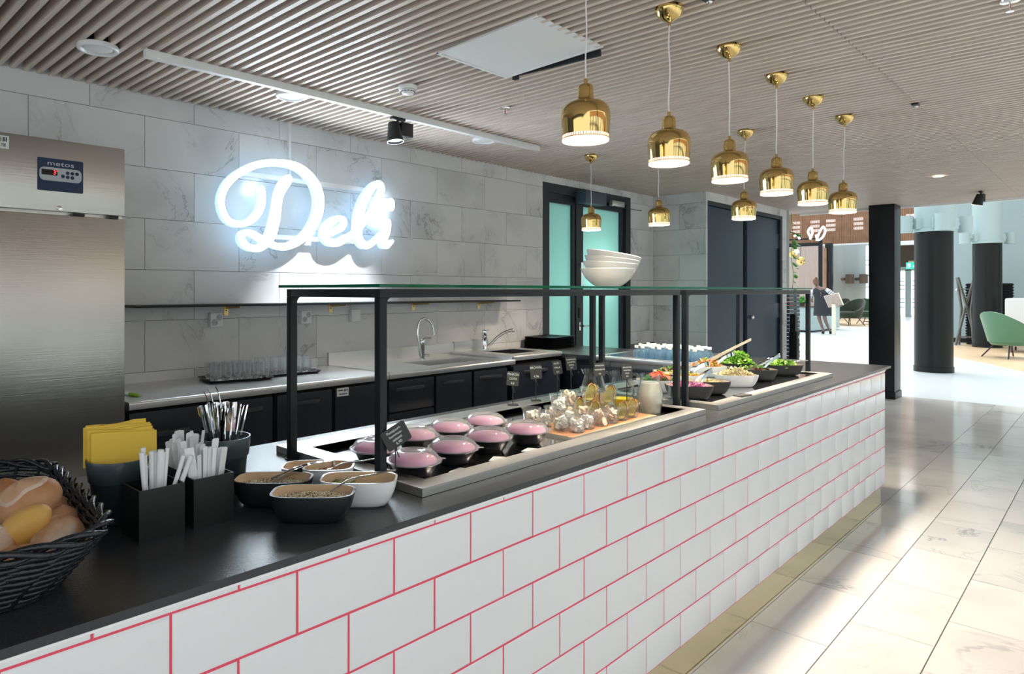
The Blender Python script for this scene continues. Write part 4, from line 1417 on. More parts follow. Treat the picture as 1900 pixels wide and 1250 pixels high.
tag(obj('almonds', place(b, 1.004, 1.452, CT), 'almond', None, 50), 'brown almonds heaped in the rear white bowl', 'nuts', kind='stuff')


def tongs(label, p0, p1, open_=.022, w0=.010, bend=.02, group=None, mm='chrome'):
    """two springy steel arms from the hinge p1 to the tips near p0"""
    a, b_ = Vector(p0), Vector(p1)
    ax = (b_ - a).normalized()
    sd_ = ax.cross(Vector((0, 0, 1))).normalized()
    up_ = sd_.cross(ax)
    t = thing('tongs', label, 'tongs', tuple(a), group=group)
    for sg_ in (-1, 1):
        bb = B()
        rings = []
        for i in range(9):
            f = i / 8
            c_ = a.lerp(b_, f) - a + sd_ * (sg_ * open_ * (1 - f) ** .8) + up_ * (bend * math.sin(f * PI) * .5)
            w_ = w0 * (.55 + .45 * f) * (1.5 if i == 0 else 1)
            th = .0012
            dn = up_ * .0035
            rings.append([tuple(c_ - up_ * w_ - sd_ * th), tuple(c_ - up_ * w_ + sd_ * th), tuple(c_ + up_ * w_ + sd_ * th), tuple(c_ + up_ * w_ - sd_ * th)])
        bb.loft(rings)
        obj('arm', bb, mm, t, 40)
    obj('hinge', B().tube([tuple(b_ - a - up_ * w0 * 1.02), tuple(b_ - a + up_ * w0 * 1.02)], .0042, 10), mm, t, 40)
    return t


tongs('steel tongs lying across the left black seed bowl', (.855, 1.425, .968), (.995, 1.375, .994), .012, .008)
t = thing('serving_spoon', 'slim steel spoon resting over the grain and pumpkin seed bowls', 'spoon', (.885, 1.265, .962))
obj('handle', B().tube(cr([(.02, -.005, .006), (.07, -.01, .024), (.13, -.02, .026), (.185, -.035, .030)], 6), .0042, 8, flat=.5), 'chrome', t, 50)
obj('scoop', B().blob(0, 0, 0, .020, .011, .004, 12, 6), 'chrome', t, 60)
t = thing('serving_spoon', 'slim steel spoon sticking out of the almond bowl', 'spoon', (1.025, 1.44, .960))
obj('handle', B().tube(cr([(.01, 0, .002), (.04, -.015, .014), (.075, -.045, .018), (.105, -.08, .028)], 6), .0036, 8, flat=.5), 'chrome', t, 50)
obj('scoop', B().blob(0, 0, 0, .018, .011, .004, 12, 6), 'chrome', t, 60)

# ------------------------------------------------------------------ pink lidded bowls
lb0 = thing('lidded_bowl', 'x', 'bowl', (0, 0, 0), group='pink lidded take-away bowls')
obj('bowl', B().lathe([(.040, 0), (.044, .002), (.056, .020), (.066, .038), (.0725, .041), (.0735, .043), (.066, .043), (.0, .040)], 40), 'cup_black', lb0, 45)
obj('filling', B().lathe([(.064, .0425), (.060, .050), (.048, .0565), (.03, .059), (.0, .0595)], 36), 'lid_pink', lb0, 60)
ld = obj('lid', B().lathe([(.0765, .0425), (.0775, .045), (.0765, .0475), (.0705, .0475), (.0690, .050), (.0665, .056), (.0600, .0645), (.0480, .0705), (.0300, .0728), (.0275, .0715), (.0, .0713)], 44, cap=False), 'lid_clear', lb0, 45)
obj('pull_tab', B().prism(rrect(.016, .014, .004, 4, .081, 0), .0435, .0448), 'lid_clear', ld, 0)
LP = [((1.269, 1.545), 'pink lidded bowl at the left end of the rear row, behind the guard post'), ((1.252, 1.362), 'nearest pink lidded bowl, in front of the slate price tag'),
      ((1.470, 1.592), 'pink lidded bowl second in the rear row, behind the slate tag'), ((1.437, 1.392), 'pink lidded bowl second in the front row'),
      ((1.636, 1.597), 'pink lidded bowl third in the rear row'), ((1.620, 1.415), 'pink lidded bowl third in the front row'),
      ((1.805, 1.592), 'pink lidded bowl at the far end of the rear row'), ((1.790, 1.398), 'pink lidded bowl at the far end of the front row by the board')]
for i, (xy, lb) in enumerate(LP):
    o = lb0 if i == 0 else dup(lb0)
    o.location = (*xy, .915)
    o.rotation_euler = (0, 0, R(-40 + rn.uniform(-25, 25)))
    o['label'] = lb
ppm = B().prism([(-.03, -.02), (.03, -.016), (.026, .02), (-.028, .022)], 0, .0012).mesh('paper_slip', 'label_white', 0)
for i, (x, y, a) in enumerate(((1.385, 1.312, .2), (1.56, 1.325, .5), (1.72, 1.325, .3))):
    tag(obj('paper_slip', ppm, None, None, loc=(x, y, .9152), rot=(0, 0, a)), ('white slip of paper under the second front lidded bowl', 'white slip of paper under the third front lidded bowl', 'white slip of paper beside the last front lidded bowl')[i], 'paper')

# ------------------------------------------------------------------ board with portion cups
t = thing('serving_board', 'reddish serving board carrying the clear portion cups', 'board', (1.935, 1.318, .9152))
obj('plank', B().cbox(0, .585, 0, .30, 0, .010, .002), 'board_red', t, 30)
obj('edge_band', B().box(-.002, .587, -.002, 0, 0, .0095).box(-.002, 0, 0, .302, 0, .0095), 'board_edge', t, 0)
CUPZ = .9256


def cup(label, x, y, z, fill, grp, s=1.):
    t = thing('portion_cup', label, 'cup', (x, y, z), rn.uniform(0, 6), grp)
    obj('wall', B().lathe([(0, .001), (.0255, .001), (.027, .004), (.0345, .054)], 28, cap=False), 'cup_clear', t, 50)
    obj('lip', B().lathe([(.0345, .054), (.0375, .0545), (.0378, .0575), (.0352, .0575)], 28, cap=False), 'cup_clear', t, 50)
    b_ = B()
    if fill == 'feta':
        for i in range(26):
            a = rn.uniform(0, 6.28)
            q = math.sqrt(rn.random()) * .019
            zz = .008 + rn.random() * .034
            h_ = rn.uniform(.005, .0075)
            b_.box(-h_, h_, -h_, h_, -h_, h_, Matrix.Translation((q * math.cos(a), q * math.sin(a), zz)) @ Euler((rn.uniform(-.6, .6), rn.uniform(-.6, .6), rn.uniform(0, 6))).to_matrix().to_4x4())
        mm, nm, ll = 'feta', 'feta_cubes', 'white feta cubes in the portion cup'
    else:
        for i in range(16):
            a = rn.uniform(0, 6.28)
            q = math.sqrt(rn.random()) * .018
            zz = .012 + rn.random() * .045
            b_.blob(0, 0, 0, .016, .009, .006, 7, 5, Matrix.Translation((q * math.cos(a), q * math.sin(a), zz)) @ Euler((rn.uniform(-1.2, 1.2), rn.uniform(-1.2, 1.2), rn.uniform(0, 6))).to_matrix().to_4x4(), .18, rn)
        mm, nm, ll = 'chicken', 'chicken_pieces', 'pale cooked chicken pieces in the portion cup'
    if fill != 'wedge':
        b_.v = [(v[0] + x, v[1] + y, v[2] + z) for v in b_.v]
        tag(obj(nm, b_, mm, None, 0 if fill == 'feta' else 45), ll, 'food', nm.replace('_', ' ') + ' in the cups', 'stuff')
    else:
        for k_, an in enumerate((.25, -.35)):
            w_ = thing('bread_wedge', 'dark crusted bread wedge standing in a clear portion cup', 'bread', (x + .006 * (k_ - .5), y, z + .006), group='bread wedges in the cups', rot=(R(-14 + 26 * k_), an * .5, R(-50)))
            P = [(-.016, .0), (.010, .0), (.024, .028), (.026, .052), (.016, .066), (.004, .060), (-.012, .03)]
            obj('crumb', B().prism(P, -.006, .006, Matrix.Rotation(PI / 2, 4, 'X')), 'crust_slice', w_, 0)
            Q = [(x_ * 1.05 + .001, z_ * 1.03 + .0003) for x_, z_ in P[1:6]]
            obj('rind', B().prism(P[1:6] + Q[::-1], -.0066, .0066, Matrix.Rotation(PI / 2, 4, 'X')), 'crust_rind', w_, 0)
    return t


for (x, y, f, lb) in ((2.037, 1.568, 'feta', 'clear cup of feta cubes at the left rear corner of the board'), (2.016, 1.490, 'feta', 'clear cup of feta cubes second along the near end of the board'),
                      (2.010, 1.412, 'feta', 'clear cup of feta cubes third along the near end of the board'), (2.012, 1.350, 'feta', 'nearest clear cup of feta cubes at the board corner'),
                      (2.095, 1.362, 'feta', 'clear cup of feta cubes second along the front of the board'),
                      (2.172, 1.356, 'chick', 'clear cup of chicken pieces third along the front of the board'), (2.248, 1.358, 'chick', 'clear cup of chicken pieces fourth along the front of the board'),
                      (2.325, 1.362, 'wedge', 'clear cup of bread wedges fifth along the front of the board'), (2.405, 1.366, 'wedge', 'clear cup of bread wedges last along the front of the board'),
                      (2.100, 1.445, 'feta', 'clear cup of feta cubes in the middle of the board'), (2.180, 1.440, 'chick', 'clear cup of chicken in the middle of the board'),
                      (2.118, 1.525, 'chick', 'clear cup of chicken behind the middle of the board'), (2.262, 1.445, 'wedge', 'clear cup of bread wedges in the middle row'),
                      (2.345, 1.452, 'wedge', 'clear cup of bread wedges at the far end of the middle row'), (2.200, 1.525, 'chick', 'clear cup of chicken in the rear row of the board'), (2.285, 1.53, 'wedge', 'clear cup of bread wedges in the rear row')):
    cup(lb, x, y, CUPZ, f, 'portion cups on the board')
for (x, y, f, lb) in ((2.052, 1.452, 'feta', 'clear cup of feta cubes stacked on top of the others at the left'), (2.160, 1.482, 'chick', 'clear cup of chicken stacked on top in the middle'),
                      (2.300, 1.485, 'wedge', 'clear cup of bread wedges stacked on top at the back'), (2.305, 1.405, 'wedge', 'clear cup of bread wedges stacked on top at the front')):
    cup(lb, x, y, CUPZ + .0585, f, 'portion cups on the board')


# ------------------------------------------------------------------ glass jugs
JP = [(.040, 0), (.042, .003), (.050, .045), (.0525, .075), (.050, .095), (.043, .118), (.040, .130), (.041, .150), (.043, .160)]


def jug(label, x, y, fill, fz, rz):
    t = thing('glass_jug', label, 'jug', (x, y, .9153), rz)
    b_ = B().lathe(JP, 36, cap=False).lathe([(r - .003, z + .004) for r, z in JP], 36, cap=False).lathe([(0, .0), (.040, .0)], 36, cap=False)
    obj('glass_body', b_, 'clear_glass', t, 60)
    obj('spout', B().loft([[(-.040, -.014, .140), (-.052, 0, .150), (-.040, .014, .140)], [(-.041, -.018, .160), (-.060, 0, .168), (-.041, .018, .160)]], closed=False, cap0=False, cap1=False), 'clear_glass', t, 60)
    obj('handle', B().tube(cr([(.040, 0, .145), (.065, 0, .148), (.082, 0, .130), (.084, 0, .095), (.074, 0, .062), (.050, 0, .050)], 6), .0055, 10), 'clear_glass', t, 60)
    prof = [(r - .0036, z + .004) for r, z in JP if z <= fz]
    i = max(k_ for k_, q in enumerate(JP) if q[1] <= fz)
    f = (fz - JP[i][1]) / (JP[i + 1][1] - JP[i][1])
    prof.append((JP[i][0] + (JP[i + 1][0] - JP[i][0]) * f - .0036, fz + .004))
    obj('liquid', B().lathe([(0, .0045)] + prof + [(0, fz + .004)], 32), fill, t, 50)
    return t


jug('glass jug of cream-coloured dressing', 2.585, 1.378, 'cream_sauce', .122, R(-38))
jug('glass jug with a little yellow oil', 2.585, 1.508, 'oil', .045, R(-30))
jug('glass jug of orange dressing behind the bread wedge cups', 2.560, 1.632, 'orange_oil', .055, R(-30))


# ------------------------------------------------------------------ slate price tags on sticks
def price(label, x, y, z0, zc, lines, w_, h_, rz, tilt=0., lean=0., ts=.0105):
    t = thing('price_tag', label, 'price tag', (x, y, z0), rz)
    obj('foot', B().cbox(-.022, .022, -.018, .018, 0, .003, .001), 'sign_dark', t, 30)
    obj('stick', B().tube([(0, 0, .003), (0, 0, zc - z0 - h_ * .35)], .0017, 8), 'sign_dark', t, 40)
    obj('clip', B().box(-.003, .003, -.004, .001, zc - z0 - h_ * .5 - .012, zc - z0 - h_ * .38).tube([(.002, -.002, zc - z0 - h_ * .5 - .010), (.008, -.006, zc - z0 - h_ * .5 - .028)], .0016, 6), 'sign_dark', t, 0)
    M = Matrix.Translation((0, -.003, zc - z0)) @ Matrix.Rotation(tilt, 4, 'Y') @ Matrix.Rotation(lean, 4, 'X')
    pl = obj('slate', B().prism(rrect(w_, h_, .005, 4), 0, .0022, M @ Matrix.Rotation(PI / 2, 4, 'X')), 'slate', t, 0)
    n = len(lines)
    for i, s_ in enumerate(lines):
        q = M @ Vector((0, -.0026, h_ * .30 - i * (h_ * .62 / max(1, n - 1)) if n > 1 else 0))
        e = (M @ Matrix.Rotation(PI / 2, 4, 'X')).to_euler()
        text('lettering', s_, ts, 'chalk', pl, tuple(q), tuple(e), ext=.0002)
    return t


price('slate price tag tilted beside the near guard post', 1.158, 1.330, .9352, 1.045, ['Punajuuri-', 'hummus-', 'salaatti', '6,90'], .072, .055, R(-20), R(-28), 0, .0105)
price('slate price tag first of four on the rear rim, left end', 2.256, 1.835, .9352, 1.047, ['FENKOLI', 'COTS', '4,6'], .052, .060, R(-42), R(5), 0, .0125)
price('slate price tag second of four on the rear rim', 2.417, 1.835, .9352, 1.062, ['BROWN', '4,96'], .050, .062, R(-46), R(-4), 0, .0135)
price('slate price tag third of four on the rear rim, turned aside', 2.585, 1.840, .9352, 1.068, ['RUIS-', 'PALA', '2,1'], .042, .062, R(-58), R(-9), 0, .0115)
price('slate price tag fourth of four on the rear rim, by the rear posts', 2.695, 1.840, .9352, 1.078, ['LAMPAAN', 'JUUSTO', 'LEIPA', '4,5'], .050, .062, R(-46), R(-5), 0, .0100)
price('slate price tag between the rear posts and the orange jug', 2.500, 1.565, .9153, 1.088, ['SITRUUNA', 'VINEGRETTE', '4,2'], .044, .056, R(-40), R(-3), 0, .0080)
price('slate price tag standing before the yellow oil jug', 2.515, 1.445, .9153, 1.088, ['SALAATIN', 'KASTIKE', 'OLJY', '0,5'], .044, .058, R(-40), R(-2), 0, .0080)


# ------------------------------------------------------------------ salad bowls
def leafy(b_, M, s_=.022, rr_=rn):
    n1, n2 = 4, 4
    vs = []
    w_ = rr_.uniform(.5, .8)
    ph = rr_.uniform(0, 6)
    for i in range(n1 + 1):
        f = i / n1
        ww = math.sin(PI * min(1, f * .85 + .12)) * w_
        for j in range(n2 + 1):
            g = -1 + 2 * j / n2
            vs.append((g * ww * s_, (f - .5) * 2 * s_, s_ * (.35 * math.sin(3 * g + ph) * abs(g) + .30 * math.sin(4 * f + ph) + .15 * math.sin(9 * g + 7 * f))))
    fs = [(i * (n2 + 1) + j, i * (n2 + 1) + j + 1, (i + 1) * (n2 + 1) + j + 1, (i + 1) * (n2 + 1) + j) for i in range(n1) for j in range(n2)]
    b_.add(vs, fs, M)


def strip(b_, M, l=.022, w_=.0035, t_=.0016):
    P = [(l * (f - .5) * 2, .35 * l * math.sin(2.4 * f), 0) for f in (0, .25, .5, .75, 1)]
    P = [tuple(M @ Vector(p)) for p in P]
    b_.tube(P, w_, 5, flat=.45)


def pea(b_, M, r=.0055):
    b_.blob(0, 0, 0, r, r, r * .9, 7, 5, M)


def dice(b_, M, h_=.006):
    b_.box(-h_, h_, -h_ * .7, h_ * .7, -h_ * .6, h_ * .6, M)


SW, SD_, SH = .205, .128, .062
SZ = .9285
SB = [  # label, x, y, shell, lining, contents [(name,label,material,fn,count,z1,w,d)]
    ('black oval bowl of pink pickled onion at the left of the front row', 2.995, 1.405, 'bowl_black', 'bamboo_pale', [('pickled_onion', 'pink pickled onion strips in the black bowl', 'onion_pink', strip, 150, .066, .17, .10)]),
    ('black oval bowl of chickpeas and grain, second in the front row', 3.200, 1.412, 'bowl_black', 'bamboo_pale', [('chickpeas', 'brown chickpeas at the front of the black bowl', 'chickpea', pea, 130, .066, .17, .10), ('grain_salad', 'yellow grain salad in the chickpea bowl', 'pasta', dice, 60, .072, .12, .10)]),
    ('white oval bowl of pale pasta in the middle of the front row', 3.545, 1.412, 'bowl_white', 'bamboo_pale', [('pasta', 'pale yellow pasta heaped in the white bowl', 'pasta', strip, 230, .094, .18, .11)]),
    ('black oval bowl of greens and beetroot, fourth in the front row', 3.870, 1.430, 'bowl_black', 'bamboo_pale', [('green_salad', 'green salad leaves over beetroot in the black bowl', 'lettuce_dark', leafy, 60, .072, .16, .10), ('beetroot', 'dark red beetroot pieces in the black bowl', 'beet', dice, 40, .068, .15, .09)]),
    ('largest black oval bowl of green lettuce at the far end', 4.225, 1.412, 'bowl_black', 'bamboo_pale', [('lettuce', 'fresh green lettuce in the far black bowl', 'lettuce', leafy, 90, .080, .18, .11)]),
    ('white oval bowl of tomato wedges with basil behind the guard posts', 3.085, 1.600, 'bowl_white', 'bamboo_pale', [('basil_leaves', 'dark green basil among the tomato wedges', 'basil', leafy, 26, .086, .16, .10)]),
    ('white oval bowl of yellow pepper in the middle of the rear row', 3.335, 1.602, 'bowl_white', 'bamboo_pale', [('yellow_pepper', 'yellow pepper strips in the white bowl', 'pepper_yellow', strip, 110, .078, .17, .10)]),
    ('white oval bowl of mixed leaves behind the tomato bowl', 3.475, 1.718, 'bowl_white', 'bamboo_pale', [('mixed_leaves', 'mixed green leaves in the rear white bowl', 'lettuce_dark', leafy, 50, .082, .17, .10)]),
    ('white oval bowl of grated carrot and lettuce in the rear row', 3.840, 1.692, 'bowl_white', 'bamboo_pale', [('grated_carrot', 'orange grated carrot heaped in the rear bowl', 'carrot', strip, 190, .096, .18, .11), ('lettuce', 'light green lettuce on the carrot bowl', 'lettuce', leafy, 22, .104, .10, .08)]),
    ('black oval bowl heaped with curly lettuce in the rear row', 4.125, 1.632, 'bowl_black', 'bamboo_pale', [('lettuce', 'curly bright green lettuce heaped in the rear bowl', 'lettuce', leafy, 130, .125, .19, .12)]),
]
for lb, x, y, sh, li, cont in SB:
    bowl('salad_bowl', lb, x, y, SZ, SW, SD_, SH, sh, li, 'salad bowls in the far well', p=4.2)
    for nm, cl, mm, fn, n_, z1, w_, d_ in cont:
        b = heap(n_, w_ * .92, d_ * .92, .048, z1, fn, .35)
        if nm not in ('basil_leaves', 'beetroot'):
            bed(b, w_ * .88, d_ * .86, .046)
        tag(obj(nm, place(b, x, y, SZ), mm, None, 45), cl, 'food', kind='stuff')
for i in range(9):
    a = i * .7
    q = .05 * math.sqrt((i + .5) / 9)
    t = thing('tomato_wedge', 'red tomato wedge in the white bowl with basil', 'tomato', (3.085 + q * 1.1 * math.cos(a), 1.600 + q * .8 * math.sin(a), SZ + .058 + .022 * (1 - i / 9)), group='tomato wedges in the white bowl', rot=(rn.uniform(-.5, .5), rn.uniform(-.4, .4), rn.uniform(0, 6)))
    rings = []
    for j in range(7):
        p_ = -PI / 2 + PI * j / 6
        rr_ = .022 * math.cos(p_) + .0005
        rings.append([(0, .026 * math.sin(p_), 0)] + [(rr_ * math.cos(R(c_)), .026 * math.sin(p_), rr_ * math.sin(R(c_))) for c_ in (40, 70, 100, 130)])
    obj('flesh', B().loft(rings), 'tomato', t, 40)
for lb, p0, p1 in (('steel tongs in the pink onion bowl, nearest of the salad tongs', (3.03, 1.39, .985), (3.145, 1.365, 1.048)),
                   ('steel tongs leaning out of the tomato bowl to the right', (3.10, 1.56, .99), (3.20, 1.50, 1.040)),
                   ('steel tongs lying over the yellow pepper bowl', (3.345, 1.58, .995), (3.47, 1.52, 1.045)),
                   ('steel tongs standing in the rear carrot bowl', (3.865, 1.66, 1.005), (3.985, 1.60, 1.055)),
                   ('steel tongs leaning over the greens and beetroot bowl', (3.89, 1.42, .990), (4.06, 1.375, 1.055))):
    tongs(lb, p0, p1, .020, .011, .02, 'salad tongs')
t = thing('wooden_spatula', 'pale long wooden spatula rising from the rear carrot bowl', 'spatula', (3.80, 1.70, 1.0))
obj('blade', B().loft([[(0, -.002, -.012), (0, .002, -.012), (0, .002, .012), (0, -.002, .012)], [(.15, -.085, .066), (.15, -.081, .066), (.15, -.081, .082), (.15, -.085, .082)], [(.30, -.155, .128), (.30, -.151, .128), (.30, -.151, .142), (.30, -.155, .142)]]), 'bamboo_pale', t, 0)
t = thing('serving_spoon', 'clear plastic salad servers lying over the far lettuce bowl', 'spoon', (4.27, 1.39, SZ + .07))
obj('handle', B().tube(cr([(0, 0, 0), (.05, -.03, .008), (.10, -.065, .010)], 5), .010, 8, flat=.4), 'cup_clear', t, 50)
obj('scoop', B().blob(-.01, .005, .0, .03, .02, .008, 12, 6), 'cup_clear', t, 60)
t = thing('spoon', 'slim steel spoon standing in the white pasta bowl', 'spoon', (3.60, 1.40, SZ + .07))
obj('handle', B().tube([(0, 0, 0), (-.10, -.02, -.018)], .0022, 6).tube([(0, 0, 0), (.12, -.07, .05)], .0030, 6), 'chrome', t, 40)
t = thing('slate_tile', 'small black slate label lying flat on the steel rim', 'label', (3.20, 1.245, .9352), R(-8))
obj('slab', B().cbox(-.045, .045, -.022, .022, 0, .006, .001), 'slate', t, 30)

# ------------------------------------------------------------------ stacked porcelain bowls on the glass shelf
PB = [(.050, 0), (.052, .002), (.070, .012), (.094, .034), (.110, .060), (.1165, .076), (.1145, .078), (.108, .062), (.092, .037), (.066, .015), (.0, .010)]
b0 = B().lathe(PB, 44).mesh('porcelain_bowl', 'porcelain', 50)
GZ = 1.4362
for i, (dz, tx, ty, dx, lb) in enumerate(((0, 1, 0, 0, 'bottom white porcelain bowl of the tilted stack'), (.024, 4, 3, .004, 'second white porcelain bowl from the bottom of the stack'),
                                          (.044, 7, 5, .006, 'third white porcelain bowl from the bottom of the stack'), (.064, 10, 7, .008, 'top white porcelain bowl of the tilted stack'))):
    o = obj('porcelain_bowl', b0, None, None, loc=(2.560 + dx, 1.560 - dx, GZ + .001 + dz), rot=(R(tx) * .8, R(ty) * .9, 0))
    tag(o, lb, 'bowl', 'stack of white bowls')

# ------------------------------------------------------------------ trays of glasses and other things on the back worktops
mat('solid_glass', (1, 1, 1), .0, trans=1., ior=1.46)
gb = B().lathe([(.0235, .014), (.0245, .030), (.0262, .098), (.0256, .0985)], 20, cap=False)
glassmat('tumbler_glass', (.98, .99, .99), .33, 0, (.9, .95, 1), .05, 1.7)
gm = gb.mesh('drinking_glass', 'tumbler_glass', 50)
gbase = B().lathe([(.0205, 0), (.0228, .003), (.0236, .014), (.0225, .024), (.012, .019), (0, .018)], 14).mesh('thick_base', 'solid_glass', 60)
for ti, (cx, cy, rz, lb, gl) in enumerate(((2.03, 3.80, R(-12), 'near black tray crowded with clear drinking glasses', 'clear drinking glass on the near black tray'),
                                           (2.40, 3.845, R(-4), 'far black tray crowded with clear drinking glasses', 'clear drinking glass on the far black tray'))):
    t = thing('serving_tray', lb, 'tray', (cx, cy, BZ_ + .0005), rz)
    w_, d_ = .40, .31
    obj('tray_base', B().prism(rrect(w_ * .9, d_ * .88, .04, 5), 0, .004), 'black_plastic', t, 0)
    ro = [[(x, y, .002) for x, y in rrect(w_ * .9, d_ * .88, .04, 5)], [(x, y, .016) for x, y in rrect(w_, d_, .05, 5)], [(x, y, .016) for x, y in rrect(w_ - .008, d_ - .008, .05, 5)], [(x, y, .004) for x, y in rrect(w_ * .88, d_ * .86, .04, 5)]]
    obj('raised_rim', B().loft(ro, cap0=False, cap1=False), 'black_plastic', t, 40)
    for i in range(6):
        for j in range(5):
            u, v = -.145 + .056 * i + rn.uniform(-.002, .002) + (.0 if j % 2 else .012), -.108 + .053 * j + rn.uniform(-.002, .002)
            if math.hypot(u / .2, v / .15) > 1.08:
                continue
            c_, s_ = math.cos(rz), math.sin(rz)
            o = obj('drinking_glass', gm, None, None, loc=(cx + u * c_ - v * s_, cy + u * s_ + v * c_, BZ_ + .0048), rot=(0, 0, rn.uniform(0, 6)))
            obj('thick_base', gbase, None, o)
            tag(o, gl, 'glass', gl + 's')
t = thing('marker_pen', 'green marker pen with a white cap on the steel worktop by the fridge', 'pen', (1.332, 3.55, BZ_ + .009), R(-78))
mat('pen_green', (.30, .55, .02), .35)
obj('barrel', B().tube([(-.03, 0, 0), (.045, 0, 0)], .0085, 14), 'pen_green', t, 40)
obj('cap', B().tube([(-.085, 0, 0), (-.03, 0, 0)], .0095, 14), 'white_plastic', t, 40)
obj('tail', B().tube([(.045, 0, 0), (.062, 0, 0)], .0065, 12), 'cup_clear', t, 40)
tm = B()
tm.loft([[(x, y, 0) for x, y in rrect(.40, .30, .03, 4)], [(x, y, .012) for x, y in rrect(.43, .33, .04, 4)], [(x, y, .012) for x, y in rrect(.42, .32, .04, 4)], [(x, y, .003) for x, y in rrect(.39, .29, .03, 4)]])
tmm = tm.mesh('stacked_tray', 'black_plastic', 40)
for i in range(9):
    o = obj('stacked_tray', tmm, None, None, loc=(5.30 + rn.uniform(-.003, .003), 3.86 + rn.uniform(-.003, .003), .8855 + .0115 * i), rot=(0, 0, R(rn.uniform(-1, 1) + 2)))
    tag(o, 'black plastic tray in the stack on the black worktop' if 0 < i < 8 else ('lowest black plastic tray of the stack by the frosted door' if i == 0 else 'topmost black plastic tray of the stack by the frosted door'), 'tray', 'stack of black trays')
# water bottles
glassmat('bottle_blue', (.70, .84, .92), .25, .02, (.35, .55, .68), .16)
bo = thing('water_bottle', 'small clear water bottle with a white cap in the steel trough', 'bottle', (0, 0, 0), group='water bottles in the steel trough')
obj('bottle_body', B().lathe([(.024, 0), (.030, .004), (.031, .03), (.0285, .045), (.031, .060), (.031, .095), (.029, .120), (.022, .145), (.0135, .160), (.0125, .170)], 18), 'bottle_blue', bo, 50)
obj('cap', B().lathe([(.0150, .166), (.0155, .168), (.0155, .186), (.0145, .188), (0, .188)], 16), 'white_plastic', bo, 40)
first = True
for i in range(8):
    for j in range(5):
        x, y = 5.005 + .066 * j + .27 + (.033 if i % 2 else 0) - .24, 2.34 + .073 * i
        o = bo if first else dup(bo)
        first = False
        o.location = (x + rn.uniform(-.004, .004) + .05, y + rn.uniform(-.004, .004), .7845 + .010 * (j % 2))
        o.rotation_euler = (0, 0, rn.uniform(0, 6))
# ------------------------------------------------------------------ hall beyond the deli
mat('green_chair', (.10, .235, .145), .85, sheen=.4, bump=(200, .15, 2))
mat('green_chair_dark', (.018, .030, .016), .85, sheen=.2)
mat('green_chair_mid', (.030, .075, .030), .85, sheen=.3)
mat('sofa_white', (.74, .76, .77), .85, bump=(200, .1, 2))
mat('cushion_teal', (.0, .42, .30), .8, sheen=.3)
mat('leg_dark', (.03, .02, .035), .4)
mat('rack_grey', (.16, .155, .14), .45)
mat('concrete_bar', (.40, .52, .52), .6, var=(4, (.52, .62, .61), .6), bump=(20, .1, 3))
mat('concrete_wall', (.33, .39, .39), .55, var=(1.2, (.44, .50, .50), .7, (1, 2, .25)))
mat('panel_wood', (.42, .33, .29), .5, var=(2, (.50, .42, .38), .7, (6, 6, .2)))
mat('exit_green', (.0, .45, .25), .4, emit=(.02, .75, .40), es=1.1)
mat('exit_white', (.9, .95, .92), .4, emit=(.9, 1, .95), es=1.2)
mat('dress', (.030, .036, .045), .85, bump=(60, .2, 2))
mat('skin', (.60, .38, .28), .55)
mat('tights', (.20, .13, .11), .6)
mat('hair', (.17, .09, .05), .6, bump=(60, .3, 3))
mat('stripe_shirt', (.72, .72, .74), .8)
mat('screen_slate', (.085, .115, .135), .5)
mat('vine', (.05, .30, .03), .4, var=(9, (.16, .50, .08), .9))
mat('daylight', (.9, .95, 1), .5, emit=(.92, .97, 1.), es=1.6)
mat('far_green', (.2, .5, .35), .6)
mat('door_glass_dark', (.10, .13, .13), .3)

# square black column by the counter
t = thing('square_column', 'black square column beyond the end of the counter', 'column', (10.5, 2.13, 0))
obj('shaft', B().cbox(0, .34, 0, .295, .09, 2.565, .004), 'frame_black', t, 30)
obj('plinth', B().cbox(-.012, .352, -.012, .307, 0, .09, .004), 'frame_black', t, 30)


def round_column(label, x, y, r, zs, ztop, rot, lamps):
    t = thing('round_column', label, 'column', (x, y, 0), rot)
    obj('base_ring', B().lathe([(r + .012, 0), (r + .012, .09), (r, .095)], 48), 'column_dark', t, 40)
    obj('dark_sleeve', B().lathe([(r, .095), (r, zs)], 48), 'column_dark', t, 40)
    obj('upper_shaft', B().lathe([(r + .004, zs), (r + .004, ztop)], 48), 'column_teal', t, 40)
    obj('collar', B().lathe([(r + .02, zs), (r + .03, zs + .03), (r + .02, zs + .06)], 48), 'column_teal', t, 40)
    for a, l_ in lamps:
        M = Matrix.Rotation(a, 4, 'Z')
        bx = obj('lamp_box', B().cbox(r * .6, r + .09, -.10, .10, zs + .05, zs + .24, .004, M), 'column_teal', t, 30)
        obj('lamp_arm', B().tube([tuple(M @ Vector((r + .08, 0, zs + .14))), tuple(M @ Vector((r + .10 + l_, 0, zs + .14)))], .04, 12), 'column_teal', bx, 40)
        c_ = M @ Vector((r + .10 + l_ + .07, 0, 0))
        obj('lamp_drum', B().cyl(c_.x, c_.y, zs - .01, zs + .28, .115, 28), 'column_teal', bx, 40)
    return t


yaw = math.atan2(-.706, .708)      # direction of the picture's right
round_column('near round dark column with pale upper part and drum lamps', 14.68, 2.39, .285, 2.46, 7, 0, [(yaw, .10), (yaw + PI, .05), (yaw - PI * .62, .06)])
round_column('far round dark column with drum lamps beside the coat rack', 21.95, 2.46, .30, 2.62, 7, 0, [(yaw, .10), (yaw + PI, .10)])

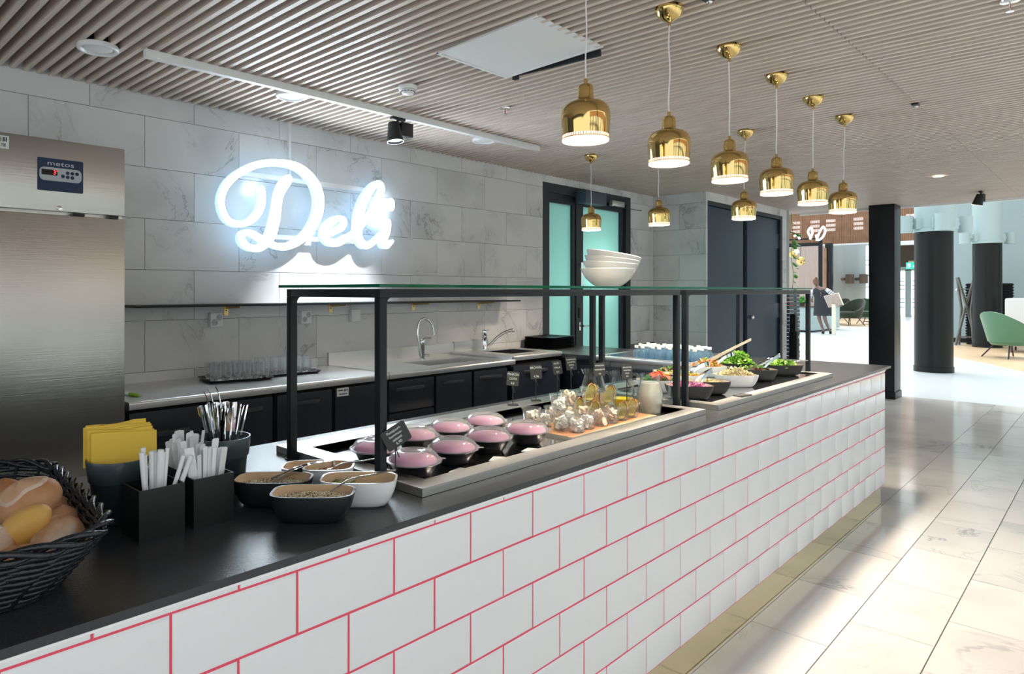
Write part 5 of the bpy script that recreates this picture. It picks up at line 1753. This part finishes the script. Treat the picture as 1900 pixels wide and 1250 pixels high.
# pale wall behind the right column and its boards
struct('wall_hall', B().box(23.5, 23.8, -20, 3.72, 0, 7).box(23.8, 24.2, 3.5, 3.72, 0, 7), 'wall_teal', 'pale grey-green hall wall behind the columns')
struct('trim_3', B().box(23.48, 23.5, -20, 3.72, 0, .12), 'column_dark', 'dark skirting of the pale hall wall')
obj('recess', B().box(23.49, 23.5, -2.6, 1.35, 0, 2.75), 'concrete_wall', bpy.data.objects['wall_hall'], 0)
# far end of the hall: wooden balcony front, brown soffit, glazed exit doors
struct('wall_far', B().box(45, 45.4, -20, 7.4, 0, 8).box(45, 45.4, 9.0, 30, 2.62, 8).box(45, 45.4, 7.4, 9.0, 2.62, 8), 'hall_brown', 'dark brown far wall above the exit doors')
bf = struct('wall_balcony', B().box(42.05, 42.4, -4, 30, 4.0, 8), 'hall_brown', 'wooden slatted balcony front at the far end of the hall')
obj('lower_edge', B().box(41.9, 42.4, -4, 30, 3.82, 4.02), 'white_paint', bf, 0)
b = B()
y = 6.6
i = 0
for k in range(150):
    yy = 6.9 + k * .050
    o = None
    b.box(41.98, 42.05, yy, yy + .026, 4.02, 8)
obj('slat', b, 'hall_slat', bf, 0, kind='stuff')
wn = B()
for yy in (7.55, 8.25, 9.95, 11.3, 12.1, 13.1):
    for zz in (4.75, 5.0, 5.25):
        wn.box(42.03, 42.045, yy, yy + .45, zz, zz + .15)
obj('lit_window', wn, 'daylight', bf, 0)
# left part under the balcony
struct('wall_lounge', B().box(40.5, 40.8, 8.6, 11.1, 0, 3.85), 'concrete_wall', 'grey stone wall of the lounge under the balcony')
struct('wall_lounge_wood', B().box(38, 38.2, 10.78, 16, 0, 3.7), 'panel_wood', 'grey-brown wood panelled wall behind the bar')
struct('trim_4', B().box(38.3, 38.5, 10.45, 10.78, 0, 3.85), 'frame_black', 'dark door frame between the wood and stone walls')
struct('trim_5', B().box(38.1, 38.3, 10.7, 10.98, 0, 3.6), 'hall_slat', 'warm wooden door edge beside the dark frame')
wl = struct('window_1', B().box(40.42, 40.5, 8.55, 9.45, .9, 3.75), 'daylight', 'tall bright lounge window')
for zz in (1.6, 2.2, 2.75, 2.98):
    obj('window_bar', B().box(40.38, 40.42, 8.55, 9.45, zz, zz + .05), 'concrete_wall', wl, 0)
for (yy, lb) in ((9.58, 'left dark drum lamp on the stone lounge wall'), (10.22, 'right dark drum lamp beside the bright lounge window')):
    t = thing('wall_lamp', 'x', 'lamp', (40.1, yy, 2.05))
    t['label'] = {9.58: 'dark drum wall lamp beside the bright lounge window', 10.22: 'dark drum wall lamp in the middle of the stone lounge wall'}[yy]
    obj('drum', B().cyl(0, -.1, -.24, .24, .2, 20), 'hall_brown', t, 40)
    obj('arm', B().tube([(0, .1, 0), (.3, .32, 0)], .08, 10), 'hall_brown', t, 40)
# exit doors
d3 = struct('door_3', B().box(44.6, 44.8, 7.55, 7.75, 0, 2.6).box(44.6, 44.8, 8.28, 8.55, 0, 2.6).box(44.6, 44.8, 8.95, 9.15, 0, 2.6).box(44.6, 44.8, 7.55, 9.15, 2.55, 2.75), 'concrete_wall', 'glazed exit doors at the far end of the hall')
for (a, b_) in ((7.75, 8.28), (8.55, 8.95)):
    g = obj('pane', B().box(44.7, 44.72, a, b_, .1, 2.5), 'daylight', d3, 0)
    bb = B()
    for zz in (.5, .75, .95, 1.5, 1.7, 1.95):
        bb.box(44.66, 44.69, a + .03, b_ - .03, zz, zz + .05)
    obj('blind_slat', bb, 'far_green', g, 0)
t = thing('exit_sign', 'green and white emergency exit sign over the far doors', 'sign', (44.0, 8.13, 2.80))
obj('panel', B().box(-.02, .02, -.26, .26, -.17, .17), 'exit_green', t, 0)
obj('pictogram', B().box(-.026, -.02, .06, .2, -.11, .11), 'exit_white', t, 0)
obj('pictogram_door', B().box(-.03, -.026, .10, .15, -.09, .04).box(-.03, -.026, .10, .17, -.09, -.05), 'exit_green', t, 0)
obj('arrow', B().prism([(-.02, -.03), (.02, -.03), (.02, .02), (.07, .02), (0, .11), (-.07, .02), (-.02, .02)], .02, .026, Matrix.Translation((0, -.10, .0)) @ Matrix.Rotation(-PI / 2, 4, 'Z') @ Matrix.Rotation(PI / 2, 4, 'X') @ Matrix.Rotation(PI, 4, 'Z')), 'exit_white', t, 0)
obj('bracket', B().box(-.02, .02, -.16, .16, .17, .26).box(.0, 1.02, -.05, .05, .20, .25), 'pale_wood', t, 0)

# ------------------------------------------------------------------ slatted planter screen and vine beside the dark doors
t = thing('planter_screen', 'low slate-blue slatted screen right of the dark double doors', 'screen', (10.36, 3.395, 0))
for k in range(24):
    obj('slat', B().box(0, .44, -.02 + .004 * math.sin(k * 2.3), .02, .06 + .055 * k, .06 + .055 * k + .047), 'screen_slate', t, 0)
obj('post', B().box(.0, .03, .02, .05, 0, 1.40).box(.40, .43, .02, .05, 0, 1.40), 'frame_black', t, 0)
t = thing('pole', 'slim teal post behind the hanging vine', 'post', (10.345, 3.40, 0))
obj('shaft', B().cbox(0, .085, 0, .05, 1.40, 2.56, .003).box(.03, .06, .02, .045, 0, 1.4), 'wall_teal', t, 30)
vi = thing('hanging_vine', 'bright green climbing vine beside the dark double doors', 'plant', (10.45, 3.37, 1.40))
obj('stem', B().tube(cr([(.0, .0, 0), (.03, -.01, .25), (-.02, 0, .5), (.03, 0, .8), (.0, .01, 1.14)], 6), .004, 6), 'vine', vi, 50)
for (z, s_, dx) in ((1.12, .05, .05), (.98, .05, .04), (.86, .10, .12), (.84, .07, .20), (.73, .09, .10), (.70, .08, .19), (.66, .07, .05), (.52, .07, .05), (.50, .08, .13), (.42, .10, .07), (.37, .08, .14), (.30, .07, .06), (.24, .06, .10), (.16, .06, .05), (.10, .05, .12), (.05, .05, .06)):
    M = Matrix.Translation((dx, -.02, z)) @ Euler((rn.uniform(.2, 1.2), rn.uniform(-.5, .5), rn.uniform(-1.2, .2))).to_matrix().to_4x4()
    n1, n2 = 5, 4
    vs = []
    for i in range(n1 + 1):
        f = i / n1
        ww = (math.sin(PI * f ** .7)) * .42 + .02
        for j in range(n2 + 1):
            g = -1 + 2 * j / n2
            vs.append((g * ww * s_, (f - .5) * 2 * s_ * .8, -abs(g) * s_ * .12 - f * f * s_ * .25))
    obj('leaf', B().add(vs, [(i * 5 + j, i * 5 + j + 1, (i + 1) * 5 + j + 1, (i + 1) * 5 + j) for i in range(n1) for j in range(n2)], M), 'vine', vi, 60)
t = thing('stand_device', 'black floor stand at the right edge of the dark doors', 'stand', (10.12, 3.20, 0))
obj('cabinet', B().cbox(0, .10, 0, .10, 0, .86, .004), 'frame_black', t, 30)
obj('tall_panel', B().prism([(0, .86), (.10, .86), (.10, 1.00), (.06, 1.08), (0, 1.10)], -.09, -.02, Matrix.Rotation(PI / 2, 4, 'X')), 'frame_black', t, 0)
obj('led', B().blob(.05, -.002, .78, .008, .008, .008, 8, 6), 'chrome', t, 60)

# ------------------------------------------------------------------ bar, menu stand, lit sign pole
t = thing('concrete_bar', 'pale concrete bar counter beside the standing person', 'counter', (25.5, 7.52, 0))
obj('front', B().cbox(0, 3.0, 0, 1.3, .06, .86, .01), 'concrete_bar', t, 30)
obj('top', B().cbox(-.05, 3.05, -.05, 1.35, .86, .90, .005), 'hall_brown', t, 30)
for (dx, dy, m_, lb) in ((.0, .95, 'tomato', 'small red box on the concrete bar'), (.05, .78, 'label_white', 'small white box on the concrete bar'), (.1, .62, 'vine', 'small green potted herb on the concrete bar')):
    b = B().cbox(-.09, .09, -.08, .08, 0, .14, .01)
    if m_ == 'vine':
        b = heap(60, .25, .25, .1, .35, lambda b2, M: leafy(b2, M, .05), .6)
        t = thing('potted_herb', lb, 'plant', (25.7 + dx, 7.55 + dy - .2, .9))
        obj('foliage', b, 'vine', t, 50)
        obj('pot', B().lathe([(.06, 0), (.09, .13)], 16), 'hall_brown', t, 40)
    else:
        tag(obj('counter_box', b, m_, None, 30, (25.7 + dx, 7.55 + dy - .2, .9005)), lb, 'box')
t = thing('menu_stand', 'pale wooden menu stand right of the person', 'stand', (24.6, 6.66, 0))
obj('post', B().box(-.06, .06, -.05, .05, 0, 1.0), 'board_edge', t, 0)
obj('menu_board', B().cbox(-.02, .02, -.22, .22, -.21, .21, .004, Matrix.Translation((-.06, 0, 1.12)) @ Matrix.Rotation(R(-14), 4, 'X') @ Matrix.Rotation(R(-25), 4, 'Y')), 'panel_wood', t, 30)
obj('board_frame', B().box(-.03, .0, -.24, -.21, -.22, .22, Matrix.Translation((-.06, 0, 1.12)) @ Matrix.Rotation(R(-14), 4, 'X') @ Matrix.Rotation(R(-25), 4, 'Y')), 'board_edge', t, 0)
t = thing('sign_post', 'black post carrying a glowing white script sign in the hall', 'sign', (29.2, 8.375, 0))
obj('post', B().box(-.06, .06, -.06, .06, 0, 3.45), 'frame_black', t, 0)
obj('beam', B().box(-.05, .05, .06, 1.9, 3.18, 3.32).box(-.05, .05, .06, 1.9, 3.44, 3.50), 'frame_black', t, 0)
for P in ([(.10, .0, 3.10), (.02, .0, 3.35), (-.10, .0, 3.55), (-.16, 0, 3.40), (-.08, 0, 3.20), (.06, 0, 3.12), (.12, 0, 3.3)],
          [(.30, 0, 3.15), (.22, 0, 3.40), (.28, 0, 3.55), (.36, 0, 3.40), (.26, 0, 3.18)], [(.62, 0, 3.18), (.70, 0, 3.32), (.80, 0, 3.28)], [(.66, 0, 2.72), (.72, 0, 2.84), (.78, 0, 2.72), (.70, 0, 2.68)]):
    obj('script_letter', B().tube([(-.08, p[0] * 1.17, 1.418 + (p[2] - 1.418) * 1.17) for p in cr(P, 5)], .04, 8), 'exit_white', t, 60)
for (yy, zz, lb) in ((9.09, 2.62, 'brass globe pendant left of the sign post'), (9.36, 2.90, 'brass globe pendant half hidden by the vine')):
    t = thing('globe_pendant', lb, 'lamp', (29.2, yy, zz))
    obj('globe', B().blob(0, 0, 0, .17, .17, .17, 18, 12), 'brass', t, 60)
    obj('cord', B().tube([(0, 0, .14), (0, 0, 3.19 - zz)], .008, 6), 'frame_black', t, 40)

# ------------------------------------------------------------------ person at the bar, seen from behind
fw = Vector((.959, .283, 0))
pe = thing('person', 'person in a dark sleeveless dress and striped sleeves leaning on the bar, seen from behind', 'person', (25.0, 7.115, 0), math.atan2(fw.y, fw.x) - PI / 2)


def skin_obj(name, verts, edges, radii, m, parent, sub=2):
    me = bpy.data.meshes.new(name)
    me.from_pydata(verts, edges, [])
    me.materials.append(MT[m])
    o = bpy.data.objects.new(name, me)
    COL.objects.link(o)
    o.parent = parent
    sk = o.modifiers.new('skin', 'SKIN')
    sk.use_smooth_shade = True
    if not me.skin_vertices:
        return o
    d = me.skin_vertices[0].data
    for i, r in enumerate(radii):
        d[i].radius = r if isinstance(r, tuple) else (r, r)
    d[0].use_root = True
    ss = o.modifiers.new('sub', 'SUBSURF')
    ss.levels = ss.render_levels = sub
    return o


V = [(0, 0, 1.02), (-.03, .02, 1.18), (-.07, .05, 1.36), (-.09, .06, 1.47), (-.15, .09, 1.56), (-.18, .11, 1.64),
     (-.09, 0, .98), (-.10, .04, .52), (.03, -.02, .10), (.02, .10, .04),
     (.09, 0, .98), (.06, -.04, .54), (.20, .10, .12), (.27, .16, .05),
     (-.26, .07, 1.45), (-.32, .16, 1.20), (-.30, .36, 1.06), (-.28, .44, 1.05),
     (.11, .04, 1.46), (.36, .02, 1.26), (.15, .03, 1.09), (.08, .05, 1.06)]
E_ = [(0, 1), (1, 2), (2, 3), (3, 4), (4, 5), (0, 6), (6, 7), (7, 8), (8, 9), (0, 10), (10, 11), (11, 12), (12, 13), (3, 14), (14, 15), (15, 16), (16, 17), (3, 18), (18, 19), (19, 20), (20, 21)]
RD = [(.16, .12), (.13, .10), (.16, .11), (.12, .09), .055, .06, (.10, .10), .062, .036, .04, (.10, .10), .062, .036, .04, .06, .046, .034, .03, .06, .046, .034, .03]
skin_obj('body', V, E_, RD, 'tights', pe)
hd = obj('head', B().blob(-.19, .12, 1.72, .078, .092, .115, 18, 12), 'skin', pe, 60)
obj('ear', B().blob(-.112, .13, 1.71, .012, .02, .03, 8, 6).blob(-.268, .13, 1.71, .012, .02, .03, 8, 6), 'skin', hd, 60)
obj('hair', B().blob(-.19, .10, 1.745, .092, .10, .115, 18, 12).blob(-.19, .03, 1.68, .07, .05, .07, 12, 8).blob(-.18, .06, 1.86, .04, .04, .035, 10, 6), 'hair', pe, 60)


def ell(cx, cy, z, a, b_, n=24):
    return [(cx + a * math.cos(2 * PI * i / n), cy + b_ * math.sin(2 * PI * i / n), z) for i in range(n)]


obj('dress', B().loft([ell(.02, .0, .60, .29, .19), ell(.02, 0, .75, .275, .19), ell(.01, 0, .95, .255, .185), ell(-.01, .0, 1.08, .225, .165), ell(-.03, .02, 1.20, .205, .15), ell(-.06, .04, 1.34, .215, .145), ell(-.085, .05, 1.44, .205, .13), ell(-.10, .06, 1.50, .15, .10), ell(-.13, .08, 1.53, .07, .07)]), 'dress', pe, 60)
for pts, rs in (([(.10, .04, 1.46), (.20, .03, 1.40), (.30, .02, 1.31), (.37, .02, 1.26)], [.075, .08, .072, .060]), ([(-.25, .07, 1.46), (-.30, .10, 1.38), (-.325, .14, 1.26), (-.33, .18, 1.18)], [.075, .08, .068, .058])):
    sl = obj('sleeve', B().tube(pts, .07, 14, rs=rs), 'stripe_shirt', pe, 60)
    for f in (.35, .5, .65, .8, .93):
        k = f * 3
        i = min(2, int(k))
        p_ = Vector(pts[i]).lerp(Vector(pts[i + 1]), k - i)
        q_ = (Vector(pts[i + 1]) - Vector(pts[i])).normalized()
        r_ = rs[i] + (rs[i + 1] - rs[i]) * (k - i) + .002
        obj('stripe', B().tube([tuple(p_ - q_ * .007), tuple(p_ + q_ * .007)], r_, 14), 'dress', sl, 60)
obj('forearm', B().tube([(.36, .02, 1.265), (.26, .02, 1.17), (.16, .03, 1.10)], .04, 10, rs=[.048, .042, .034]), 'skin', pe, 60)
obj('hand', B().blob(.12, .03, 1.075, .05, .03, .032, 10, 6).tube([(.10, .0, 1.07), (.04, -.01, 1.045)], .012, 6).tube([(.11, -.01, 1.06), (.06, -.02, 1.02)], .012, 6), 'skin', pe, 60)
obj('shoe', B().blob(.02, .06, .045, .05, .13, .05, 12, 8).box(.0, .04, -.06, -.01, 0, .06), 'frame_black', pe, 60)
obj('shoe', B().blob(.27, .14, .05, .055, .12, .05, 12, 8, ).box(.20, .25, .06, .11, 0, .06), 'frame_black', pe, 60)


# ------------------------------------------------------------------ lounge furniture
def shell_chair(name, label, loc, rz, m, s_=1., group=None):
    t = thing(name, label, 'chair', loc, rz, group)
    n = 18
    rings_o, rings_i = [], []
    for j in range(7):
        f = j / 6
        ro, ri = [], []
        for i in range(n + 1):
            a = R(-120 + 240 * i / n)
            top = .46 + .42 * max(0, math.cos(a * .72)) ** 1.5
            z = .30 + (top - .30) * f
            rr_ = (.33 + .10 * f) * s_
            ro.append((-math.cos(a) * rr_ * 1.02 - .02 * f, math.sin(a) * rr_ * 1.05, z * s_))
            ri.append((-math.cos(a) * (rr_ - .055) * 1.02 - .02 * f, math.sin(a) * (rr_ - .055) * 1.05, z * s_))
        rings_o.append(ro)
        rings_i.append(ri)
    b_ = B()
    b_.loft([rings_o[0]] + rings_o[1:] + rings_i[::-1], closed=False, cap0=False, cap1=False)
    for side in (0, n):
        rr2 = [r[side] for r in rings_o] + [r[side] for r in rings_i[::-1]]
        b_.add(rr2, [tuple(range(len(rr2)))])
    obj('shell', b_, m, t, 60)
    obj('seat', B().loft([ell(.02, 0, .24 * s_, .30 * s_, .30 * s_), ell(.04, 0, .30 * s_, .36 * s_, .35 * s_), ell(.05, 0, .42 * s_, .36 * s_, .35 * s_), ell(.05, 0, .45 * s_, .32 * s_, .31 * s_)]), m, t, 60)
    for a, b2 in ((-.28, -.26), (-.28, .26), (.30, -.26), (.30, .26)):
        obj('leg', B().tube([(a * .6 * s_, b2 * .6 * s_, .26 * s_), (a * 1.15 * s_, b2 * 1.1 * s_, 0)], .012 * s_, 8), 'leg_dark', t, 40)
    return t


shell_chair('lounge_chair', 'sage green lounge chair with thin legs near the white sofa', (18.80, 1.72, .002), R(-40), 'green_chair', 1.12)
for i, (x, y, rz, m_, lb) in enumerate(((31.9, 8.05, R(150), 'green_chair_dark', 'very dark green armchair seen from behind, nearest of the lounge group'), (33.6, 7.75, R(210), 'green_chair_mid', 'mid green armchair just behind the darkest one'),
                                        (34.6, 7.55, R(200), 'green_chair_mid', 'mid green armchair at the right of the lounge group'), (33.0, 8.9, R(60), 'green_chair_dark', 'dark green armchair at the left of the lounge group'))):
    shell_chair('armchair', lb, (x, y, .003), rz, m_, 1.25, 'lounge armchairs')
t = thing('round_table', 'small round wooden table among the dark green armchairs', 'table', (36.2, 8.3, .003))
obj('top', B().cyl(0, 0, .70, .73, .40, 28), 'pale_wood', t, 40)
obj('stem', B().cyl(0, 0, .02, .70, .04, 12), 'frame_black', t, 40)
obj('foot', B().cyl(0, 0, 0, .02, .25, 24), 'frame_black', t, 40)
t = thing('sofa', 'white high-backed sofa at the right edge of the picture', 'sofa', (20.45, 1.35, .002), R(0))
obj('back', B().cbox(.1, .85, .45, .62, .14, 1.25, .05), 'sofa_white', t, 40)
obj('side', B().cbox(-.02, .1, -1.4, .62, .14, 1.25, .04).cbox(.75, .9, -1.4, .62, .14, 1.25, .04), 'sofa_white', t, 40)
obj('seat', B().cbox(.1, .75, -1.4, .45, .14, .45, .05), 'sofa_white', t, 40)
for a in (.0, .8):
    obj('leg', B().cyl(a + .04, .5, 0, .15, .02, 8).cyl(a + .04, -1.2, 0, .15, .02, 8), 'leg_dark', t, 40)
tag(obj('cushion', B().cbox(-.08, .08, -.24, .24, -.24, .24, .07), 'cushion_teal', None, 60, (20.30, 1.18, .62), (R(12), R(-14), R(-20))), 'turquoise cushion leaning on the white sofa', 'cushion')
t = thing('coat_rack', 'grey coat rack of crossed slim posts by the pale wall', 'coat rack', (22.3, 2.93, 0))
for (y0, y1, x0, x1) in ((.21, -.16, -.1, .1), (-.21, .16, .1, -.1), (.17, .20, .12, .05), (-.17, -.20, -.12, -.05)):
    P = [(x0, y0, 0), (x0 * .2 + x1 * .2, (y0 + y1) / 2 if y0 * y1 < 0 else y0 * .62, .95), (x1, y1, 1.78)]
    obj('post', B().tube(P, .032, 4), 'rack_grey', t, 30)
obj('cross_bar', B().tube([(0, -.18, 1.47), (0, .18, 1.47)], .012, 8), 'rack_grey', t, 40)
obj('low_bar', B().tube([(0, -.2, .22), (0, .2, .22)], .016, 8), 'rack_grey', t, 40)
for y0 in (-.19, .19):
    obj('hook', B().blob(-.05, y0, 1.45, .05, .035, .03, 8, 6), 'chrome', t, 60)
for (yy, lb) in ((2.86, 'dark slatted board left behind the far column'), (2.15, 'dark slatted board right behind the far column')):
    t = thing('slatted_board', lb, 'board', (22.7, yy, 0))
    obj('panel', B().box(.03, .06, -.12, .12, 0, 1.62), 'frame_black', t, 0)
    for k in range(22):
        obj('slat', B().box(0, .03, -.14, .14, .05 + .072 * k, .09 + .072 * k), 'column_dark', t, 0)
t = thing('floor_socket', 'flat round cover plate in the hall floor', 'cover plate', (15.75, 3.05, -.002))
obj('plate', B().cyl(0, 0, 0, .004, .25, 24), 'panel_silver', t, 40)

# ------------------------------------------------------------------ glazed side of the concourse, behind the viewer
cw = struct('wall_concourse', B().box(-6, 24, -9.4, -9.1, 3.3, 4.4), 'hall_slat', 'timber band over the glazed side of the concourse')
for k in range(9):
    obj('mullion', B().box(-5 + 2.6 * k, -4.7 + 2.6 * k, -9.1, -8.8, 0, 3.3), 'frame_black', cw, 0)
obj('transom', B().box(-6, 24, -9.08, -8.98, 2.5, 2.62), 'frame_black', cw, 0)
obj('sill', B().box(-6, 24, -9.2, -8.9, 0, .35), 'concrete_wall', cw, 0)
b = B()
for (x, r_, h_) in ((-3.2, .7, 1.6), (.6, .6, 1.3), (3.2, .8, 2.0), (6.1, .6, 1.4), (9.4, .8, 1.8), (13.5, .7, 1.5)):
    for k in range(90):
        a = rn.uniform(0, 6.28)
        q = r_ * math.sqrt(rn.random())
        leafy(b, Matrix.Translation((x + q * math.cos(a), -7.7 + q * math.sin(a), .2 + h_ * rn.random())) @ Euler((rn.uniform(-1, 1), rn.uniform(-1, 1), rn.uniform(0, 6))).to_matrix().to_4x4(), .16)
obj('planting', b, 'vine', cw, 50, kind='stuff')
for x in (1.6, 8.2):
    obj('column', B().cbox(x, x + .34, -5.2, -4.9, 0, 4.4, .004), 'frame_black', cw, 30)
